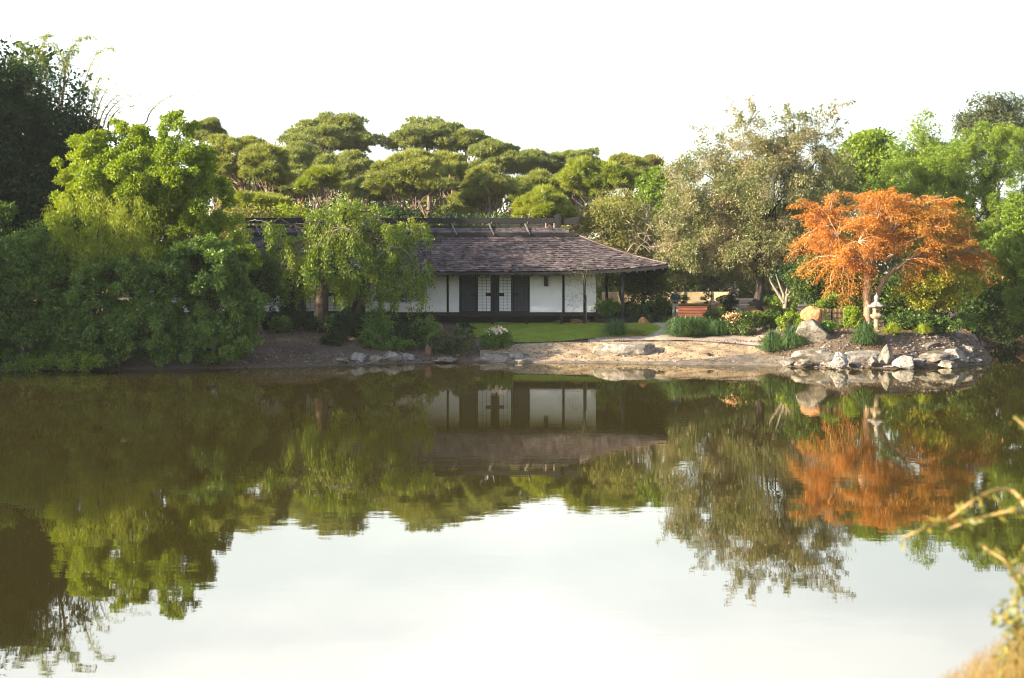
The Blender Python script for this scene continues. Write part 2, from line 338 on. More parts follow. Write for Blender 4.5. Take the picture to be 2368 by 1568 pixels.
M['red_wood'] = surf('red_wood', [(.09, .026, .015), (.17, .055, .03), (.30, .12, .07)], 3, .75, .3, 20, (.35, 1, 2.5), island=.25)
M['brown_wood'] = surf('brown_wood', [(.12, .06, .04), (.21, .115, .075), (.30, .18, .12)], 4, .85, .3, 20, (.4, 1, 2))
M['tan_panel'] = surf('tan_panel', [(.52, .40, .22), (.62, .50, .30), (.70, .59, .40)], 1.2, .9, .1)
M['ochre_wood'] = surf('ochre_wood', [(.30, .17, .05), (.44, .27, .09), (.52, .35, .14)], 3, .85, .2, 20, (.4, 1, 1))
M['bamboo'] = surf('bamboo_slat', [(.16, .09, .05), (.33, .21, .11), (.46, .32, .18)], 3, .7, .2, 12, (1, 1, .3), island=.6)
M['granite'] = surf('granite', [(.16, .148, .138), (.26, .245, .235), (.35, .335, .325)], 9, .9, .4, 24)
M['granite_warm'] = surf('granite_warm', [(.17, .135, .085), (.29, .235, .15), (.39, .325, .22)], 6, .9, .4, 24)
M['pot'] = surf('glazed_pot', [(.05, .04, .04), (.10, .08, .07)], 4, .4, .1)

# ------------------------------------------------------------------ foliage helpers
def unit(rng, n):
    v = rng.normal(size=(n, 3)); return v / np.linalg.norm(v, axis=1)[:, None]

def subpuffs(lumps, n, rng, sub=.36, top=.15, flat=.8):
    """lumps: list of (centre, radii); returns centres and radii of n small clumps spread over their shells"""
    C = np.array([l[0] for l in lumps]); R = np.array([l[1] for l in lumps])
    w = (R[:, 0] * R[:, 2] + R[:, 0] * R[:, 1]); k = rng.choice(len(C), n, p=w / w.sum())
    u = unit(rng, n); u[:, 2] += top; u /= np.linalg.norm(u, axis=1)[:, None]
    f = rng.uniform(.35, 1.0, n) ** .5
    c = C[k] + u * R[k] * f[:, None]
    r = sub * R[k].mean(1) * rng.uniform(.55, 1.35, n)
    rr = np.stack([r, r, r * flat], -1)
    return c, rr, u

def puff_points(c, r, n, rng, up=.35):
    w = r[:, 0] ** 2; k = rng.choice(len(c), n, p=w / w.sum())
    u = unit(rng, n); u[:, 2] += up * rng.random(n); u /= np.linalg.norm(u, axis=1)[:, None]
    f = .45 + .6 * rng.random(n) ** .7
    return c[k] + u * r[k] * f[:, None], u

def leaf_quads(P, D, size, rng, shape=.5, droop=.2, loose=.8):
    n = len(P)
    a = D * .7 + rng.normal(size=(n, 3)) * loose + np.array((0, 0, -droop)); a /= np.linalg.norm(a, axis=1)[:, None] + 1e-9
    s = np.cross(a, unit(rng, n)); s /= np.linalg.norm(s, axis=1)[:, None] + 1e-9
    L = size * rng.uniform(.6, 1.4, n)[:, None]; Wd = L * shape * .5
    V = np.stack([P, P + a * L * .45 + s * Wd, P + a * L, P + a * L * .45 - s * Wd], 1).reshape(-1, 3)
    return V, np.arange(4 * n, dtype=np.int32).reshape(-1, 4)

def needles(P, D, k, length, width, rng, spread=.75):
    """tufts: k thin triangles radiating from every point"""
    n = len(P); P = np.repeat(P, k, 0); D = np.repeat(D, k, 0); n *= k
    a = D + rng.normal(size=(n, 3)) * spread; a /= np.linalg.norm(a, axis=1)[:, None] + 1e-9
    s = np.cross(a, unit(rng, n)); s /= np.linalg.norm(s, axis=1)[:, None] + 1e-9
    L = length * rng.uniform(.7, 1.2, n)[:, None]
    V = np.stack([P + s * width, P - s * width, P + a * L], 1).reshape(-1, 3)
    return V, np.arange(3 * n, dtype=np.int32).reshape(-1, 3)

def strands(starts, outs, lens, rng, step=.09, out=.35, jit=.05):
    P = []; D = []
    for p, o, L in zip(starts, outs, lens):
        n = max(3, int(L / step)); t = np.linspace(0, 1, n)[:, None]
        h = np.array((o[0], o[1], 0)); sway = rng.normal(size=3) * .12; sway[2] = 0
        q = p + h * out * L * (1 - (1 - t) ** 2) + np.array((0, 0, -1.)) * L * t ** 1.4 + sway * np.sin(t * 3)
        P.append(q + rng.normal(size=q.shape) * jit); D.append(np.repeat([[o[0] * .4, o[1] * .4, -.8]], n, 0))
    return np.vstack(P), np.vstack(D)

def curve(a, b, rng, n=7, lift=.15, wob=.06):
    a = np.asarray(a, float); b = np.asarray(b, float); t = np.linspace(0, 1, n)[:, None]; d = np.linalg.norm(b - a)
    q = a + (b - a) * t; q[:, 2] += lift * d * np.sin(t[:, 0] * math.pi)
    q[1:-1] += rng.normal(size=(n - 2, 3)) * wob * d * .5
    return q

def limbs(mb, trunk, r0, r1, targets, rng, frac=(.45, 1.), rl=.35, lift=.12, k=5, wob=.06):
    trunk = np.asarray(trunk, float); n = len(trunk)
    mb.tube(trunk, np.linspace(r0, r1, n), 9)
    tt = np.linspace(0, 1, n)
    for p in targets:
        f = rng.uniform(*frac); s = np.array([np.interp(f, tt, trunk[:, i]) for i in range(3)])
        r = (r0 + (r1 - r0) * f) * rl
        q = curve(s, p, rng, 8, lift, wob); mb.tube(q, np.linspace(r, r * .2, 8), k, False)

def L2(px, py, rx, ry, Y, dy=0., deep=.85):         # a crown lump given by where it shows in the photograph
    Y = Y + dy; s = Y / F
    return (at(px, py, Y), np.array((rx * s, max(rx, ry) * .9 * s * deep, ry * s)))

def lumps_of(spec, Y, rng, deep=.85, spread=.6):
    out = []
    for a in spec:
        px, py, rx, ry = a[:4]; dy = a[4] if len(a) > 4 else rng.uniform(-1, 1) * spread
        out.append(L2(px, py, rx, ry, Y, dy, deep))
    return out

def crown_tree(name, label, cat, spec, Y, n_sub, n_leaf, size, mat, base_px, seed, trunk_r=.25, bark='bark', sub=.36, flat=.8, shape=.5,
               droop=.2, group=None, style='leaf', n_limb=14, trunk_top=.7, extra=None, lean=0., part='crown', base_z=None):
    rng = np.random.default_rng(seed)
    lu = lumps_of(spec, Y, rng)
    bx = (base_px - CX) * Y / F; bz = float(hgt(bx, Y)) if base_z is None else base_z
    bz = max(bz, -.3)
    t = thing(name, label, cat, (bx, Y, bz), group)
    c, r, u = subpuffs(lu, n_sub, rng, sub, .15, flat)
    keep = c[:, 2] > bz + .1; c, r, u = c[keep], r[keep], u[keep]
    Vs = []; Fs = []; off = 0
    def push(V, Fq):
        nonlocal off
        Vs.append(V); Fs.append(Fq + off); off += len(V)
    if style == 'leaf':
        P, D = puff_points(c, r, n_leaf, rng); k = P[:, 2] > .05
        push(*leaf_quads(P[k], D[k], size, rng, shape, droop))
    elif style == 'feather':                         # fine hanging foliage
        k = rng.choice(len(c), n_leaf // 16); st = c[k] + unit(rng, len(k)) * r[k]
        P, D = strands(st, u[k], rng.uniform(.5, 1.3, len(k)), rng, .07, .35, .06); kk = P[:, 2] > .05
        push(*leaf_quads(P[kk], D[kk], size, rng, shape, .5, .5))
    elif style == 'weep':
        k = rng.choice(len(c), n_leaf // 22); st = c[k] + unit(rng, len(k)) * r[k] * np.array((1, 1, .6))
        P, D = strands(st, u[k], rng.uniform(.35, 1.15, len(k)), rng, .08, .22, .05); kk = P[:, 2] > bz + .15
        push(*leaf_quads(P[kk], D[kk], size, rng, shape, .6, .7))
    if extra is not None:
        for V, Fq in extra(rng, c, r, u): push(V, Fq)
    mk(part, np.vstack(Vs), [np.vstack(Fs)], mat, t)
    if trunk_r:
        zt = bz + (np.mean([l[0][2] for l in lu]) - bz) * 1.0 * trunk_top + 0.3
        cx = np.average([l[0][0] for l in lu], weights=[l[1][0] for l in lu])
        top = np.array((bx + (cx - bx) * .6 + lean, Y, max(zt, bz + .4)))
        tr = curve((bx, Y, bz - .25), top, rng, 8, 0, .04)
        mb = MB(); tg = c[rng.choice(len(c), min(n_limb, len(c)), replace=False)] if n_limb else []
        limbs(mb, tr, trunk_r, trunk_r * .45, tg, rng)
        mb.build('trunk', M[bark], t, True)
    return t

# ================================================================== SETTING
def axis(a, b, st, far):
    d = list(np.arange(a, b + st / 2, st)); x, k = b, st
    up = []
    while x < far: k *= 1.35; x += k; up.append(x)
    x, k = a, st; dn = []
    while x > -far: k *= 1.35; x -= k; dn.append(x)
    return np.array(dn[::-1] + d + up)
gx = axis(-36, 40, .3, 4000); gy = np.unique(np.concatenate([axis(56, 104, .3, 4000), np.arange(-2, 14, .4)]))
GX, GY = np.meshgrid(gx, gy); GZ = hgt(GX, GY)
ii = np.arange(len(gy) - 1)[:, None] * len(gx) + np.arange(len(gx) - 1)[None]
gq = np.stack([ii, ii + 1, ii + 1 + len(gx), ii + len(gx)], -1).reshape(-1, 4)
tag(mk('ground', np.stack([GX, GY, GZ], -1).reshape(-1, 3), [gq], M['ground'], None, True), kind='structure')
wy = 140.
tag(mk('water', [(-260, -20, 0), (260, -20, 0), (260, wy, 0), (-260, wy, 0)], [[(0, 1, 2, 3)]], M['water']), kind='structure')

def sheet(name, upper, lower, mat, lift, px0, px1, n=160, m=40):
    """a ground sheet between two curves drawn on the ground, laid a little above it"""
    U = np.array(upper, float); Lw = np.array(lower, float); px = np.linspace(px0, px1, n); V = np.zeros((n, m, 3))
    for i, p in enumerate(px):
        a = on_ground(p, np.interp(p, U[:, 0], U[:, 1])); b = on_ground(p, np.interp(p, Lw[:, 0], Lw[:, 1]))
        t = np.linspace(0, 1, m)[:, None]; q = b + (a - b) * t; q[:, 2] = hgt(q[:, 0], q[:, 1]) + lift; V[i] = q
    i = np.arange(n - 1)[:, None] * m + np.arange(m - 1)[None]
    q = np.stack([i, i + m, i + m + 1, i + 1], -1).reshape(-1, 4)
    return tag(mk(name, V.reshape(-1, 3), [q], mat, None, True), kind='structure'), V
LAWN_UP = [(1055, 748.5), (1190, 747), (1400, 746.5), (1500, 748), (1527, 757)]
LAWN_LO = [(1055, 765), (1075, 777), (1110, 783), (1180, 792), (1220, 793), (1300, 790), (1375, 782), (1450, 779), (1490, 778), (1515, 770), (1527, 759)]
sheet('gravel_bed', [(1360, 770), (1440, 766), (1530, 764), (1600, 774), (1760, 776), (1850, 772)], [(1360, 792), (1440, 791), (1530, 790), (1600, 790), (1650, 794), (1760, 804), (1850, 806)], M['gravel'], .012, 1360, 1850, 120, 16)
SAND_UP = [(1110, 812), (1150, 806), (1200, 796), (1300, 792), (1380, 792), (1500, 790.5), (1600, 790), (1650, 793), (1740, 802), (1765, 812), (1812, 849)]
sheet('sand', SAND_UP, [(1110, 826), (1150, 838), (1200, 848), (1400, 850), (1600, 850), (1760, 850), (1810, 850)], M['sand'], .018, 1110, 1812, 200, 40)
sheet('mud', [(1090, 826), (1180, 836), (1300, 838), (1380, 836), (1480, 838), (1560, 836), (1640, 831), (1700, 824), (1750, 818), (1830, 828)], [(1090, 832), (1180, 849), (1300, 851), (1830, 852)], M['mud'], .034, 1090, 1830, 160, 14)
sheet('path', [(1498, 747), (1520, 746.5), (1548, 748)], [(1498, 748), (1522, 790), (1548, 789)], M['concrete'], .016, 1498, 1548, 30, 30)
sheet('pavement', [(1010, 745), (1192, 744)], [(1010, 749.5), (1192, 748.5)], M['concrete'], .034, 1010, 1192, 60, 8)
_, LV = sheet('lawn', LAWN_UP, LAWN_LO, M['lawn'], .026, 1055, 1527, 160, 40)
rng = np.random.default_rng(5)
i = rng.integers(0, 159, 42000); j = rng.integers(0, 39, 42000); fu, fv = rng.random((2, 42000, 1))
gp = LV[i, j] * (1 - fu) * (1 - fv) + LV[i + 1, j] * fu * (1 - fv) + LV[i, j + 1] * (1 - fu) * fv + LV[i + 1, j + 1] * fu * fv
V, Fq = needles(gp, np.repeat([[0, 0, 1.]], len(gp), 0), 1, .075, .014, rng, .45)
tag(mk('grass', V, [Fq], M['lawn_blade']), kind='stuff')

# black edging strip between sand and gravel, lawn edge
def strip(name, pts, label, h=.07, w=.05, sink=.03):
    mb = MB(); P = np.array(pts, float); px = np.linspace(P[0, 0], P[-1, 0], 50)
    G = np.array([on_ground(p, np.interp(p, P[:, 0], P[:, 1])) for p in px])
    for a, b in zip(G[:-1], G[1:]):
        hh = h * (1 if len(pts) < 9 else 1)
        mb.hexa([a + (0, -w, -sink), b + (0, -w, -sink), b + (0, w, -sink), a + (0, w, -sink), a + (0, -w, h), b + (0, -w, h), b + (0, w, h), a + (0, w, h)])
    tag(mb.build(name, M['edging']), label, 'edging')
strip('garden_edging', [(1380, 791.5), (1500, 790), (1600, 790), (1650, 793.5), (1700, 797), (1765, 804)], 'thin black edging strip between the pale sand and the gravel bed')
strip('garden_edging', [(1180, 793), (1220, 794), (1300, 791), (1375, 783.5)], 'dark earth edge along the front of the lawn', .03, .06)

# ================================================================== THE HOUSE
HB = np.array((-6.0, 84.0, 1.72))
house = thing('japanese_house', 'low white-walled japanese house with brown shingled hip roof and black ridge beam', 'house', HB)
YW = 81.0
def wx(px, Y=YW): return (px - CX) * Y / F
def wz(py, Y=YW): return CAM_Z - (py - HY) * Y / F
Z0, Z1 = wz(722), 4.62
for a, b in [(345, 470), (474, 556), (560, 657), (845, 876), (881, 909.5), (914.5, 1033), (1038, 1062), (1225, 1300), (1306, 1378)]:
    mb = MB(); mb.box(wx(a), wx(b), YW, YW + .12, Z0, Z1); mb.build('wall_panel', M['plaster'], house)
mb = MB(); mb.box(wx(1378) - .12, wx(1378), YW + .12, YW + 9.6, Z0, Z1); mb.box(wx(345), wx(345) + .12, YW + .12, YW + 9.6, Z0, Z1)
mb.box(wx(345), wx(1378), YW + 9.6, YW + 9.72, Z0, Z1); mb.build('wall', M['plaster'], house)
for p in (472, 558, 878.5, 912, 1035.5, 1303):
    mb = MB(); mb.box(wx(p) - .06, wx(p) + .06, YW - .03, YW + .13, Z0, Z1); mb.build('post', M['black_wood'], house)
mb = MB(); mb.box(wx(345), wx(1378) + .002, YW - .05, YW + .14, Z1 - .2, Z1 + .12); mb.build('lintel', M['black_wood'], house)
mb = MB(); mb.box(wx(345), wx(1378), YW - .04, YW + .13, Z0 - .1, Z0); mb.build('sill', M['black_wood'], house)
mb = MB(); mb.box(wx(340), wx(1384), 79.75, YW - .04, Z0 - .22, Z0 - .10)
mb.box(wx(340), wx(1384), 79.95, 80.05, 1.95, Z0 - .22)
for p in np.linspace(350, 1376, 14): mb.box(wx(p) - .07, wx(p) + .07, 79.8, 79.94, 1.5, Z0 - .22)
mb.box(wx(345), wx(1378), 80.6, 90.5, 1.3, Z0 - .225)
mb.build('veranda', M['black_wood'], house)
ZD = Z1 - .2
def door(a, b, paper, handle):
    """a sliding door: frame, paper or dark backing, fine lattice"""
    x0, x1 = wx(a), wx(b); fr = .07
    mb = MB(); mb.box(x0, x0 + fr, YW + .0, YW + .06, Z0, ZD); mb.box(x1 - fr, x1, YW + .0, YW + .06, Z0, ZD)
    mb.box(x0 + fr, x1 - fr, YW + .001, YW + .06, Z0, Z0 + .06); mb.box(x0 + fr, x1 - fr, YW + .001, YW + .06, ZD - .08, ZD)
    d = mb.build('sliding_door', M['black_wood'], house)
    mb = MB(); mb.box(x0 + fr, x1 - fr, YW + .035, YW + .05, Z0 + .06, ZD - .08); mb.build('paper_pane' if paper else 'dark_pane', M['paper' if paper else 'screen'], d)
    mb = MB(); w = .018
    for k in range(1, 3 + (not paper)): x = x0 + fr + (x1 - x0 - 2 * fr) * k / (3 + (not paper)); mb.box(x - w / 2, x + w / 2, YW + .015, YW + .034, Z0 + .06, ZD - .08)
    nh = 12
    for k in range(1, nh): z = Z0 + .06 + (ZD - .14 - Z0) * k / nh; mb.box(x0 + fr, x1 - fr, YW + .012, YW + .0335, z - w / 2, z + w / 2)
    mb.build('lattice', M['black_wood'], d)
    if handle:
        hx = x1 - fr if handle > 0 else x0 + fr; zz = wz(681)
        mb = MB(); mb.box(min(hx, hx - handle * .28), max(hx, hx - handle * .28), YW + .004, YW + .0115, zz - .1, zz + .1); mb.build('door_pull', M['black_wood'], d)
for a, b in [(1062, 1066), (1224, 1225), (1137.6, 1151.4), (657, 662), (742, 756), (800, 845)]:
    mb = MB(); mb.box(wx(a), wx(b), YW - .02, YW + .1, Z0, ZD); mb.build('door_jamb', M['black_wood'], house)
door(1066, 1102, 0, 1); door(1102.3, 1137.3, 1, 1); door(1151.7, 1184.7, 1, -1); door(1185, 1224, 0, -1)
door(662, 703, 0, 1); door(704, 741.7, 1, 1); door(756.3, 800, 1, -1)
mb = MB(); mb.box(wx(1258), wx(1267), YW - .18, YW - .002, wz(660), wz(640)); mb.box(wx(1257), wx(1268), YW - .2, YW - .001, wz(640), wz(638.5)); mb.box(wx(1257), wx(1268), YW - .2, YW - .001, wz(661.5), wz(660))
mb.build('wall_lamp', M['lamp_wood'], house)
for p, Y, zt in ((1440, 79.8, 4.5), (1352, 79.8, 4.5), (1403, 86., 4.7), (1486, 86., 4.6)):
    x = wx(p, Y); mb = MB(); mb.box(x - .075, x + .075, Y - .075, Y + .075, 1.3, zt); mb.build('porch_post', M['black_wood'], house)
mb = MB(); mb.box(wx(1378) + .01, wx(1486, 86), 79.75, 86.1, 1.3, 1.9); mb.build('porch_floor', M['black_wood'], house)
# roof shape
XC, YC = -5.96, 86.0
def eave_half(side): return (14.63, 7.0)
ZE, ZT, HL0, HL1, D0, D1 = 4.47, 6.66, 14.63, 9.9, 7.0, 2.0
def roof_pt(u, v, face):
    """u in -1..1 along the eave, v 0 at the eave to 1 at the top; face 0 front, 1 right, 2 back, 3 left"""
    hl = HL0 + (HL1 - HL0) * v; dd = D0 + (D1 - D0) * v
    if face in (0, 2): x, y = u * hl, -dd
    else: x, y = u * dd, -hl
    z = ZE + (ZT - ZE) * (v * .82 + v * v * .18)
    z += .42 * abs(u) ** 5 * (1 - v) ** 1.5
    if face == 0: p = (XC + x, YC + y)
    elif face == 1: p = (XC - y, YC + x)
    elif face == 2: p = (XC - x, YC - y)
    else: p = (XC + y, YC - x)
    return np.array((p[0], p[1], z))
rr = random.Random(8)
mb = MB(); up = np.array((0, 0, 1.))
for face in range(4):
    rows = 18; half0 = HL0 if face in (0, 2) else D0; half1 = HL1 if face in (0, 2) else D1
    sw = .2 if face in (0, 1) else .45
    for k in range(rows):
        v0 = k / rows; v1 = (k + 1.25) / rows; v1 = min(v1, 1.0)
        L = 2 * (half0 + (half1 - half0) * v0); n = int(L / sw); us = np.linspace(-1, 1, n + 1)
        us[1:-1] += np.array([rr.uniform(-.35, .35) for _ in range(n - 1)]) * 2 / n
        for a, b in zip(us[:-1], us[1:]):
            j = rr.uniform(-.12, .12) / rows * 1.2; g = (b - a) * .04
            lift = .08 + rr.uniform(-.02, .03)
            A = roof_pt(a + g, max(v0 + j, -.01), face); B = roof_pt(b - g, max(v0 + j, -.01), face); Cc = roof_pt(b - g, v1, face); Dd = roof_pt(a + g, v1, face)
            mb.hexa([A + up * (lift - .035), B + up * (lift - .035), Cc - up * .012, Dd - up * .012, A + up * lift, B + up * lift, Cc + up * .012, Dd + up * .012])
roof = mb.build('roof', M['shingle'], house)
mb = MB()                                            # board deck under the shingles, and the dark soffit
for face in range(4):
    nu, nv = 24, 8
    G = np.array([[roof_pt(u, v, face) - up * .03 for u in np.linspace(-1, 1, nu)] for v in np.linspace(0.004, 1, nv)])
    i = np.arange(nv - 1)[:, None] * nu + np.arange(nu - 1)[None]; q = np.stack([i, i + 1, i + nu + 1, i + nu], -1).reshape(-1, 4)
    mb.add(G.reshape(-1, 3), q); mb.add(G.reshape(-1, 3) - up * .13, q[:, ::-1])
    for u0, u1 in zip(np.linspace(-1, 1, nu)[:-1], np.linspace(-1, 1, nu)[1:]):
        a, b = roof_pt(u0, 0, face), roof_pt(u1, 0, face); mb.add([a - up * .17, b - up * .17, b - up * .005, a - up * .005], [(0, 1, 2, 3)])
c4 = [roof_pt(-1, 1, 0), roof_pt(1, 1, 0), roof_pt(1, 1, 2), roof_pt(-1, 1, 2)]
mb.add([c - up * .02 for c in c4], [(0, 1, 2, 3)])
mb.build('roof_board', M['black_wood'], house)
for face, sgn in ((0, 1), (0, -1)):                  # hip caps
    mb = MB()
    for k in range(22):
        v0, v1 = k / 22, (k + 1.2) / 22; v1 = min(1, v1); a = roof_pt(sgn, v0, face); b = roof_pt(sgn, v1, face)
        mb.bar(a + up * .09, b + up * .06, .26, .05)
    mb.build('hip_cap', M['shingle_lit'], house)
mb = MB()
for k, u in enumerate(np.linspace(-.985, .985, 60)):
    a = roof_pt(u, .002, 0) - up * .21; b = roof_pt(u, .30, 0) - up * .24; mb.bar(a, b, .07, .09)
mb.build('rafter', M['black_wood'], house)
# upper roof
def rx(px, Y): return (px - CX) * Y / F
xl, xr = rx(545, 84), rx(1333, 84)
mb = MB(); mb.box(xl, xr, 83.7, 84.02, 6.60, 6.83); mb.build('roof_band', M['black_wood'], house)
mb = MB()
for k in range(3):
    ya, yb = 84.0 + k * .45, 84.0 + (k + 1.25) * .45; za, zb = 6.80 + k * .11, 6.80 + (k + 1.25) * .11
    xs = np.arange(xl + .3, xr - .55, .2)
    for a in xs:
        j = rr.uniform(-.05, .05); w = .195; l_ = .05 + rr.uniform(0, .03)
        mb.hexa([(a, ya + j, za), (a + w, ya + j, za), (a + w, yb, zb - .01), (a, yb, zb - .01), (a, ya + j, za + l_), (a + w, ya + j, za + l_), (a + w, yb, zb + .015), (a, yb, zb + .015)])
mb.build('upper_roof', M['shingle'], house)
mb = MB(); mb.hexa([(xl + .3, 84.02, 6.60), (xr - .5, 84.02, 6.60), (xr - .5, 88, 6.60), (xl + .3, 88, 6.60), (xl + .3, 84.02, 6.78), (xr - .5, 84.02, 6.78), (xr - .9, 85.5, 7.10), (xl + .6, 85.5, 7.10)])
mb.build('roof_board', M['black_wood'], house)
mb = MB(); mb.box(rx(560, 85.4), rx(1180, 85.4), 85.36, 85.5, 7.13, 7.31); mb.build('ridge_beam', M['black_wood'], house)
mb = MB(); mb.box(rx(545, 86), rx(1286, 86), 85.85, 86.15, 7.45, 7.79); mb.build('ridge_beam', M['black_wood'], house)
def rp(px, py, Y=86.): return ((px - CX) * Y / F, CAM_Z - (py - HY) * Y / F)
mb = MB(); mb.prism([rp(1282, 499), rp(1288, 494), rp(1297, 496), rp(1297, 522), rp(1291, 533), rp(1286, 524)], 85.78, 86.22); mb.build('ridge_end_block', M['black_wood'], house)
mb = MB(); mb.prism([rp(1296.5, 508), rp(1344, 499), rp(1333, 519), rp(1296.5, 521)], 85.86, 86.14); mb.build('ridge_end_board', M['black_wood'], house)
for sx in (590, 680, 765, 860, 950, 1045, 1131, 1214):
    a = np.array((rx(sx + 11, 83.6), 83.6, 6.72)); b = np.array((rx(sx, 85.75), 85.75, wz(518, 85.75))); d = (b - a)
    mb = MB(); mb.bar(a, b, .06, .09); mb.build('ridge_strut', M['grey_wood'], house)
    mb = MB(); mb.bar(np.array((rx(sx + 5, 85.8), 85.82, wz(519, 85.8))), np.array((rx(sx + 13, 86.2), 86.1, wz(490, 86))), .05, .07); mb.bar(np.array((rx(sx - 12, 86.4), 86.3, wz(533, 86.4))), np.array((rx(sx - 6, 86), 86.17, wz(498, 86))), .05, .07)
    mb.build('ridge_strut', M['grey_wood'], house)
for k in range(17):
    mb = MB(); p = 1168 + k * 7; a = np.array((rx(p + 8, 86.), 86.2, 7.12)); b = np.array((rx(p - 12, 86.), 86.5, 7.46)); mb.bar(a, b, .05, .05); mb.build('vent_slat', M['pink_lit_wood'], house)
for p in (1262, 1281): mb = MB(); mb.bar(np.array((rx(p, 85.6), 85.6, 7.05)), np.array((rx(p, 85.6), 85.6, 7.45)), .05, .05); mb.build('vent_post', M['pink_lit_wood'], house)

# ================================================================== GARDEN WALL, BENCHES, FENCE, LANTERNS
YF = 95.5
gw = thing('garden_wall', 'low tan panelled garden wall behind the man, with bamboo posts and an ochre shelf', 'wall', (wx(1550, YF), YF, 1.9))
for a, b in ((1392, 1460), (1461, 1520), (1521, 1581), (1582, 1641.5), (1644.5, 1684)):
    mb = MB(); mb.box(rx(a, YF), rx(b, YF), YF, YF + .1, 2.0, wz(675, YF)); mb.build('wall_panel', M['tan_panel'], gw)
for p in (1460.5, 1520.5, 1581.5, 1643, 1685):
    mb = MB(); mb.tube([(rx(p, YF), YF - .05, 1.9), (rx(p, YF), YF - .05, wz(674, YF))], .045, 8); mb.build('post', M['bamboo'], gw)
mb = MB(); mb.box(rx(1392, YF - 1), rx(1646, YF - 1), YF - 1.1, YF - .5, wz(706, YF - .8), wz(702, YF - .8)); mb.box(rx(1392, YF), rx(1646, YF - 1), YF - .6, YF - .52, 1.8, wz(706, YF - .8))
mb.box(rx(1655, YF - 1), rx(1688, YF - 1), YF - 1.1, YF - .5, wz(709, YF - .8), wz(702, YF - .8)); mb.build('shelf', M['ochre_wood'], gw)

def bonsai(px, py, h_px, Y, seed, label, pads):
    b = at(px, py, Y); rng = np.random.default_rng(seed); s = Y / F
    t = thing('bonsai', label, 'bonsai', b, 'bonsai trees on the shelf')
    mb = MB(); mb.lathe(b, [(.0, 0), (.13, 0), (.17, .16), (.19, .17), (.15, .13), (0, .13)], 10); mb.build('pot', M['pot'], t, True)
    mb = MB(); q = curve(b + (0, 0, .13), b + (0, 0, h_px * s * .9), rng, 7, 0, .25); mb.tube(q, np.linspace(.05, .02, 7), 6)
    C = []
    for dx, dz, r in pads:
        c = b + np.array((dx * s, 0, dz * s)); C.append((c, np.array((r * s, r * s, r * s * .45))))
        mb.tube(curve(q[3], c, rng, 5), np.linspace(.025, .01, 5), 5)
    mb.build('trunk', M['bark_dark'], t, True)
    c = np.array([x[0] for x in C]); r = np.array([x[1] for x in C])
    P, D = puff_points(c, r, 500, rng); V, Fq = leaf_quads(P, D, .09, rng); mk('foliage', V, [Fq], M['mid'], t)
bonsai(1633, 704, 22, YF - .8, 3, 'bonsai with two flat green pads standing right of the bamboo post of the tan wall', [(-8, 14, 7), (6, 20, 9), (0, 28, 7)])
bonsai(1668, 706, 16, YF - .8, 4, 'small bonsai with one green pad, at the right end of the ochre shelf', [(-5, 14, 8), (3, 19, 6)])
bonsai(1580, 703, 16, YF - .8, 6, 'dark low bonsai on the shelf just right of the man', [(-8, 10, 9), (8, 12, 8), (0, 17, 7)])
b = at(1649, 709, YF - 1.2); t = thing('orchid', 'pale purple flowers between two bonsai on the shelf', 'flower', b)
for dz in (.14, .32):
    mb = MB(); mb.lathe(b + (.03 * (dz > .2), 0, dz), [(0, -.05), (.05, -.04), (.11, .0), (.10, .05), (.05, .085), (0, .09)], 10, 5, .25); mb.build('flower_head', M['purple_blossom'], t, True)
mb = MB(); mb.tube([b + (0, 0, -.15), b + (.02, 0, .15)], .012, 5); mb.build('stem', M['bark'], t)

def bench(px, py, w_px, h_px, Y, mat, label, boards, seat=True):
    b = at(px, py, Y); b[2] = float(hgt(b[0], Y)); s = Y / F; w = w_px * s; zt = wz(py - h_px, Y)
    t = thing('bench', label, 'bench', b)
    x0, x1 = b[0] - w / 2, b[0] + w / 2; zb = wz(py, Y)
    hgtb = (zt - zb) / boards
    mb = MB()
    for k in range(boards): mb.box(x0, x1, Y, Y + .06, zb + k * hgtb + .012, zb + (k + 1) * hgtb - .012)
    mb.build('backrest', mat, t)
    mb = MB(); mb.box(x0, x1, Y + .07, Y + .6, zb + .02, zb + .08); mb.build('seat', mat, t)
    mb = MB(); mb.box(x0 - .03, x1 + .03, Y - .03, Y + .1, zt - .005, zt + .04); mb.build('top_rail', mat, t)
    for x in (x0 + .06, x1 - .06):
        for yy in (Y + .065, Y + .5):
            mb = MB(); mb.box(x - .04, x + .04, yy, yy + .08, b[2] - .1, zb + .019 if yy > Y + .2 else zt - .02); mb.build('leg', mat, t)
bench(1601.5, 733, 67, 23, 80.2, M['red_wood'], 'red-brown plank bench with its back to the pond, next to the man', 3)
bench(1759, 728, 66, 18, 84.0, M['brown_wood'], 'dull brown weathered bench in front of the thick black trunk', 2)

fb = on_ground(1932, 742); fb = np.array((rx(1932, 71.), 71., float(hgt(rx(1932, 71.), 71.))))
t = thing('bamboo_fence', 'short split-bamboo picket fence between the orange boulder and a round bush', 'fence', fb)
mb = MB()
for k in range(22):
    p = 1900 + k * 3.0; Y = 71. + k * .05; x = rx(p, Y); z1 = wz(713 + k * .25 + rr.uniform(-.8, .8), Y)
    mb.tube([(x, Y, fb[2] - .1), (x + rr.uniform(-.02, .02), Y, z1)], .022, 5)
mb.build('pickets', M['bamboo'], t)
for zz in (720, 732):
    mb = MB(); mb.tube([(rx(1899, 71.05), 71.06, wz(zz, 71.)), (rx(1966, 72.2), 72.16, wz(zz + 3, 72.2))], .025, 6); mb.build('rail', M['bamboo'], t)
mb = MB(); mb.box(rx(1921, 70.9), rx(1925, 70.9), 70.85, 70.95, fb[2] - .1, wz(716, 70.9)); mb.build('post', M['black_wood'], t)

